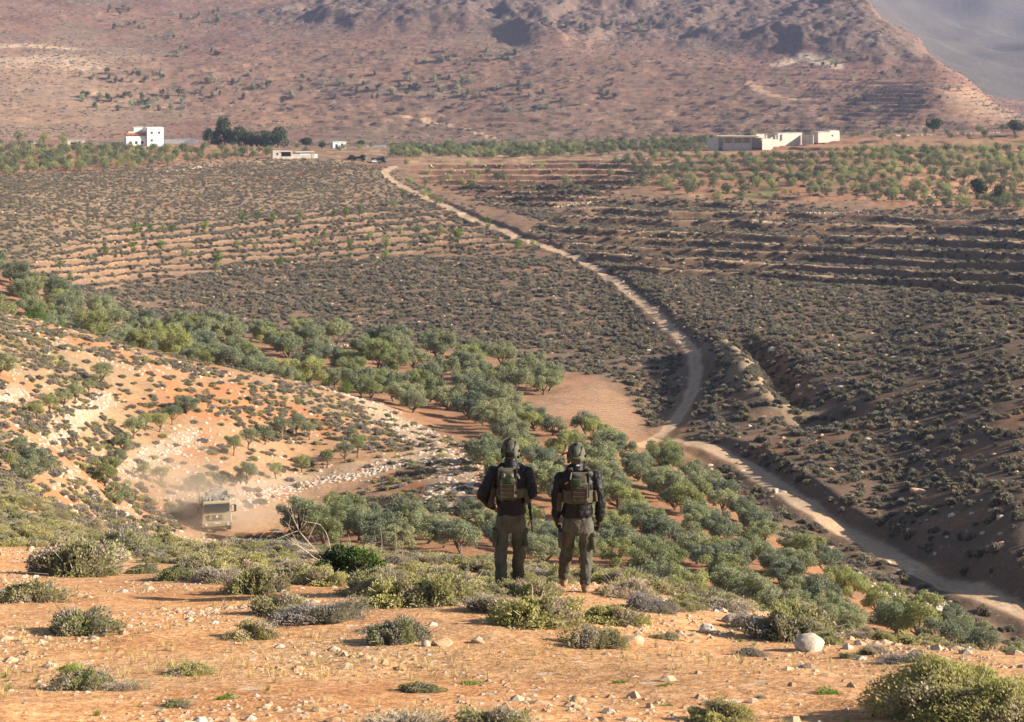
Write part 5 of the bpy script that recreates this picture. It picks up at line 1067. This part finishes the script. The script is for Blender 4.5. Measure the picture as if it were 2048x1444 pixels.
def hand(wrist, elbow, thumb_side, curl=1.):
    """palm, five curled fingers; the thumb leaves the side of the palm"""
    w = np.array(wrist, float); d = unit((w - np.array(elbow, float))[None])[0]; fwd = np.array([0, 1, 0.]); lat = unit(np.cross(d, fwd)[None])[0]; fwd = unit(np.cross(lat, d)[None])[0]
    pr = [prim_cap(w - d * .05, w + d * .03, .028, .033), prim_cap(w + d * .025 - fwd * .022, w + d * .085 - fwd * .026, .024, .021), prim_cap(w + d * .025 + fwd * .02, w + d * .085 + fwd * .024, .025, .022)]
    inn = lat * thumb_side
    for k, (q, l) in enumerate(zip((.036, .013, -.011, -.034), (.036, .042, .039, .030))):
        a = w + d * .095 + fwd * q; b = a + d * l + inn * .012 * curl; c = b + d * l * .25 + inn * l * .75 * curl; e = c - d * l * .45 + inn * l * .25 * curl
        pr += [prim_cap(a, b, .0115, .0105, n=6, m=10), prim_cap(b, c, .0105, .0095, n=6, m=10), prim_cap(c, e, .0095, .008, n=6, m=10)]
    a = w + d * .03 + fwd * .035; b = a + d * .038 + fwd * .022 + inn * .012; c = b + d * .03 + inn * .02
    return pr + [prim_cap(a, b, .015, .0125, n=6, m=10), prim_cap(b, c, .0125, .010, n=6, m=10)]
def man(loc, sp, label):
    root = empty('person', loc, 0); root.scale = (.94, .96, 1); J = sp['j']; hd = J['head']; ux = lambda s: J[s]
    # body: one continuous figure under the clothes
    bp = [prim_ell((hd[0], hd[1], hd[2]), (.076, .098, .118)), prim_ell((hd[0], hd[1] + .045, hd[2] - .065), (.055, .06, .055)), prim_ell((hd[0], hd[1] + .10, hd[2] - .012), (.014, .022, .026)), prim_ell((hd[0], hd[1] + .088, hd[2] - .055), (.026, .012, .010)),
          prim_cap((hd[0], hd[1] - .02, hd[2] - .07), (0, -.015, 1.53), .060, .068)]
    for s_ in (-1, 1): bp += [prim_ell((hd[0] + s_ * .079, hd[1] - .005, hd[2] - .015), (.010, .020, .032)), prim_ell((hd[0] + s_ * .03, hd[1] + .088, hd[2] + .008), (.014, .010, .008)), prim_ell((hd[0] + s_ * .03, hd[1] + .088, hd[2] + .028), (.022, .012, .008))]
    bp.append(prim_loft([(.80, 0, 0, .13, .09), (.92, 0, 0, .155, .105), (1.08, 0, 0, .14, .095), (1.30, 0, 0, .165, .11), (1.44, 0, -.01, .17, .10), (1.53, 0, -.01, .10, .07)]))
    for s_ in ('l', 'r'):
        bp += [prim_cap(ux('sh' + s_), ux('el' + s_), .052, .040), prim_cap(ux('el' + s_), ux('wr' + s_), .040, .028), prim_cap(ux('hip' + s_), ux('kn' + s_), .078, .052), prim_cap(ux('kn' + s_), ux('an' + s_), .050, .040)]
        bp += hand(ux('wr' + s_), ux('el' + s_), 1 if s_ == 'l' else -1)
    soft('person_body', bp, F_SK, root, .007, 2)
    # trousers
    tp = [prim_loft(sp['pelvis'])]
    for s_ in ('l', 'r'):
        h, k, a = (np.array(ux(q + s_), float) for q in ('hip', 'kn', 'an')); sg = -1 if s_ == 'l' else 1
        tp += [prim_cap(h, k, .112, .080), prim_cap(k + [0, -.012, -.01], a + [0, -.004, .02], .083, .076), prim_cap(k + [0, 0, .06], k + [0, 0, -.08], .086, .086)]
        for q in range(3): z = a + (k - a) * (.05 + .12 * q); tp.append(prim_ell(z, (.080 + .006 * (q % 2), .086, .030), .2 * sg))
    tr = soft('trousers', tp, F_TR, root, .010, 1, [(.15, .040), (.05, .022)])
    for s_ in ('l', 'r'):
        h, k = np.array(ux('hip' + s_), float), np.array(ux('kn' + s_), float); c = h * .40 + k * .60; sg = -1 if s_ == 'l' else 1
        part('cargo_pocket', F_TR, tr, lambda bm: (bm_box(bm, tuple(c + [sg * .088, -.01, .02]), (.055, .17, .20), 0, R(-8 * sg)), bm_box(bm, tuple(c + [sg * .098, -.01, .105]), (.06, .18, .055), 0, R(-8 * sg))), .018, 3, True)
        f = np.array(ux('an' + s_), float); soft('boot', [prim_cap(f + [0, -.015, .04], f + [0, -.015, -.05], .058, .056), prim_ell(f + [0, .0, -.075], (.052, .085, .045)), prim_cap(f + [0, .0, -.085], f + [0, .15, -.092], .044, .043)], sp['boot'], root, .009, 2)
    # jacket
    jp = [prim_loft(sp['torso'])]
    for s_ in ('l', 'r'):
        s0, e, w = (np.array(ux(q + s_), float) for q in ('sh', 'el', 'wr')); ra, rb, rc = sp['sleeve' + s_]
        jp += [prim_cap(s0 * [.45, 1, 1] + [0, -.005, .055], s0 * [.94, 1, 1] + [0, 0, -.015], .078, ra * .93), prim_cap(s0, e, ra, rb), prim_cap(e, w - unit((w - e)[None])[0] * .015, rb, rc)]
        for q in range(3): p = e + (w - e) * (.12 + .3 * q); jp.append(prim_ell(p, (rb * .98, rb * 1.0, .028)))
        for q in range(2): p = s0 + (e - s0) * (.45 + .3 * q); jp.append(prim_ell(p, (rb * 1.14, rb * 1.1, .03), .4))
    jk = soft('jacket', jp, F_JK, root, .010, 1, [(.13, .045), (.045, .022)])
    soft('collar', [prim_cap((hd[0] * .6, -.02, 1.53), (hd[0] * .6, -.01, sp['collar']), .098, .086), prim_ell((hd[0] * .5 - .07, -.01, 1.55), (.075, .07, .055)), prim_ell((hd[0] * .5 + .07, -.01, 1.55), (.075, .07, .055))], F_JK, jk, .009, 2, [(.05, .012)])
    # helmet
    hx, hy, hz_ = hd[0], hd[1] - .005, hd[2] + .035
    hl = soft('helmet', [prim_ell((hx, hy, hz_), (.118, .145, .125)), prim_ell((hx, hy - .06, hz_ - .05), (.108, .09, .075)), prim_ell((hx - .10, hy, hz_ - .055), (.032, .06, .06)), prim_ell((hx + .10, hy, hz_ - .055), (.032, .06, .06))], F_HM, root, .008, 2, [(.04, .010)])
    part('helmet_rail', F_HD, hl, lambda bm: [bm_box(bm, (hx + s_ * .122, hy, hz_ - .025), (.014, .15, .03), 0, R(6 * s_)) for s_ in (-1, 1)], .004)
    part('helmet_band', F_HD, hl, lambda bm: (bm_box(bm, (hx, hy - .002, hz_ + .124), (.03, .17, .012)), bm_box(bm, (hx - .055, hy - .10, hz_ + .045), (.018, .03, .13), 0, R(-18), R(-35)), bm_box(bm, (hx + .055, hy - .10, hz_ + .045), (.018, .03, .13), 0, R(18), R(-35))), .004)
    part('battery_pouch', sp['pouchm'], hl, lambda bm: bm_box(bm, (hx + sp['px'], hy - .145, hz_ - .045), sp['pouch'], 0, 0, R(12)), .018, 3, True)
    part('ear_cup', F_HD, hl, lambda bm: [bm_cyl(bm, (hx + s_ * .105, hy + .01, hz_ - .10), .034, .035, 'X', 16) for s_ in (-1, 1)], .008)
    # plate carrier: band round the chest, back panel, pouches, shoulder straps
    c0, c1 = sp['band']; vx = sp['vx']
    vs = soft('plate_carrier', [prim_loft([(c0, 0, -.005, .215, .158), (c0 + .05, 0, -.005, .225, .165), (c1, 0, -.005, .220, .162)])], F_VS, root, .009, 1, [(.05, .008)])
    pb, pt, pw = sp['panel']
    part('back_panel', F_VS, vs, lambda bm: (bm_box(bm, (vx, -.165, (pb + pt) / 2), (pw, .075, pt - pb), 0, 0, R(-4)),), .03, 4, True)
    def pk(bm):
        bm_box(bm, (vx, -.222, pb + (pt - pb) * .40), (pw * .82, .06, (pt - pb) * .62), 0, 0, R(-4)); bm_box(bm, (vx, -.205, pt - .07), (pw * .70, .05, .11), 0, 0, R(-8))
    part('back_pouch', F_VS, vs, pk, .024, 4, True)
    part('webbing', F_VD, vs, lambda bm: [bm_box(bm, (vx, -.262 + .0 * k, pb + .05 + .052 * k), (pw * .78, .012, .016)) for k in range(4)] + [bm_box(bm, (vx + s_ * pw * .33, -.258, pb + .13), (.018, .014, .25), 0, R(4 * s_)) for s_ in (-1, 1)] + [bm_box(bm, (vx + s_ * pw * .46, -.20, (pb + pt) / 2 + .04), (.014, .05, (pt - pb) * .8)) for s_ in (-1, 1)], .003)
    part('shoulder_strap', F_VS, vs, lambda bm: [bm_box(bm, (vx * .4 + s_ * .105, -.085, 1.535), (.055, .17, .03), 0, R(10 * s_), R(-32)) for s_ in (-1, 1)], .01, 3, True)
    for px_, pz, sx_, sy_, sz_, a_, m_ in sp['side']: part('side_pouch', m_, vs, lambda bm: bm_box(bm, (px_, -.06, pz), (sx_, sy_, sz_), 0, R(a_)), .022, 3, True)
    for nm, m_, c, d_, a_ in sp['patch']: part(nm, m_, vs, lambda bm: bm_box(bm, c, d_, 0, R(a_)), min(d_) * .45, 3, True)
    if sp.get('glove'):
        for s_ in ('l', 'r'): soft('glove', [(v, f) for v, f in hand(np.array(ux('wr' + s_)) + [0, 0, 0], ux('el' + s_), 1 if s_ == 'l' else -1)], F_GL, root, .0055, 0, None).modifiers.new('thick', 'DISPLACE').strength = .004
    return tag(root, label, 'person')
zl = lambda px, py: (px, py)
ya = 20.45; xa = (1021 - CX) / F * ya; za = zat(xa, ya); dz_a = (-(1178 - Y0) * ya / F) - za
A = dict(j=dict(head=(0, .02, 1.755), shl=(-.225, 0, 1.475), ell=(-.375, -.03, 1.20), wrl=(-.235, .13, 1.02), shr=(.225, 0, 1.475), elr=(.285, -.05, 1.235), wrr=(.10, .26, 1.22),
    hipl=(-.098, 0, .86), knl=(-.128, .015, .50), anl=(-.125, 0, .12), hipr=(.095, 0, .86), knr=(.118, .05, .50), anr=(.095, .17, .09)),
    pelvis=[(.74, 0, 0, .10, .09), (.80, 0, -.005, .185, .125), (.90, 0, -.01, .195, .135), (1.00, 0, 0, .18, .12), (1.04, 0, 0, .17, .11)],
    torso=[(.965, .015, 0, .188, .135), (1.02, .01, 0, .195, .145), (1.15, 0, 0, .190, .140), (1.30, 0, 0, .205, .150), (1.42, 0, -.005, .215, .145), (1.50, 0, -.01, .175, .115), (1.57, 0, -.01, .09, .085)],
    sleevel=(.088, .078, .052), sleever=(.092, .085, .058), collar=1.625, boot=F_BT, pouchm=F_HD, px=-.005, pouch=(.13, .06, .085), band=(1.19, 1.31), vx=-.04, panel=(1.18, 1.575, .255),
    side=[(-.245, 1.19, .075, .11, .26, 14, F_VD), (-.225, 1.36, .05, .07, .13, 10, F_HD), (.215, 1.21, .07, .11, .19, -8, F_VS), (.235, 1.33, .045, .06, .12, -20, F_VD)],
    patch=[('grey_patch', F_GY, (-.085, -.247, 1.50), (.028, .02, .05), 8), ('grey_patch', F_GY, (.015, -.247, 1.50), (.04, .02, .045), -4), ('green_flap', F_GN, (-.035, -.244, 1.44), (.10, .02, .12), 0), ('white_tag', F_WH, (.105, -.165, 1.475), (.024, .03, .075), -28)])
man((xa, ya, za + dz_a * .5), A, 'taller soldier on the left, arms bent, black jacket, olive vest, helmet with black battery pouch')
yb = 20.3; xb = (1156 - CX) / F * yb; zb = zat(xb, yb)
B = dict(j=dict(head=(-.02, .02, 1.70), shl=(-.232, 0, 1.425), ell=(-.292, -.02, 1.15), wrl=(-.285, .03, .93), shr=(.232, 0, 1.425), elr=(.300, -.02, 1.14), wrr=(.285, .04, .90),
    hipl=(-.105, 0, .84), knl=(-.155, .10, .50), anl=(-.180, .30, .10), hipr=(.098, 0, .84), knr=(.108, .0, .49), anr=(.095, -.01, .12)),
    pelvis=[(.72, 0, 0, .10, .09), (.78, 0, -.005, .185, .13), (.88, 0, -.01, .20, .14), (.98, 0, 0, .182, .12), (1.03, 0, 0, .17, .11)],
    torso=[(.955, -.01, 0, .205, .145), (1.0, -.01, 0, .208, .152), (1.12, 0, 0, .19, .145), (1.26, 0, 0, .205, .150), (1.38, 0, -.005, .215, .145), (1.45, 0, -.01, .18, .118), (1.53, 0, -.01, .095, .09)],
    sleevel=(.082, .066, .054), sleever=(.086, .070, .056), collar=1.575, boot=F_BT, pouchm=F_HM, px=0, pouch=(.12, .03, .05), band=(1.14, 1.30), vx=.02, panel=(1.15, 1.535, .25), glove=True,
    side=[(-.25, 1.15, .07, .10, .24, 6, F_VD), (.228, 1.22, .05, .10, .15, -5, F_VS)],
    patch=[('green_patch', F_GN, (-.03, -.268, 1.43), (.125, .04, .10), 0), ('yellow_tag', F_YE, (-.155, -.172, 1.405), (.055, .016, .018), -28), ('white_label', F_WH, (-.01, -.105, 1.605), (.045, .012, .018), 0), ('strap_end', F_GY, (-.105, -.22, 1.50), (.016, .02, .09), 10)])
man((xb, yb, zb), B, 'shorter soldier on the right, arms hanging, black jacket, brown gloves, round green patch on vest')
# rifle slung in front of the first man, its end showing at his right hip
rf = empty('rifle', (xa + .235, ya + .14, za + dz_a * .5 + 1.10), 0); rf.rotation_euler = (R(4), R(-6), 0)
part('receiver', F_HD, rf, lambda bm: bm_box(bm, (0, 0, .02), (.05, .07, .26)), .008); part('barrel', F_HD, rf, lambda bm: (bm_cyl(bm, (0, .01, -.26), .011, .34, 'Z', 12), bm_box(bm, (0, .01, -.18), (.038, .045, .16))), .003)
part('magazine', F_HD, rf, lambda bm: bm_box(bm, (0, .08, -.03), (.026, .12, .06), 0, 0, R(15)), .005); part('stock', F_HD, rf, lambda bm: bm_box(bm, (-.02, 0, .26), (.04, .09, .22), 0, R(-6)), .012)
tag(rf, 'black rifle slung at the right hip of the taller soldier', 'rifle')
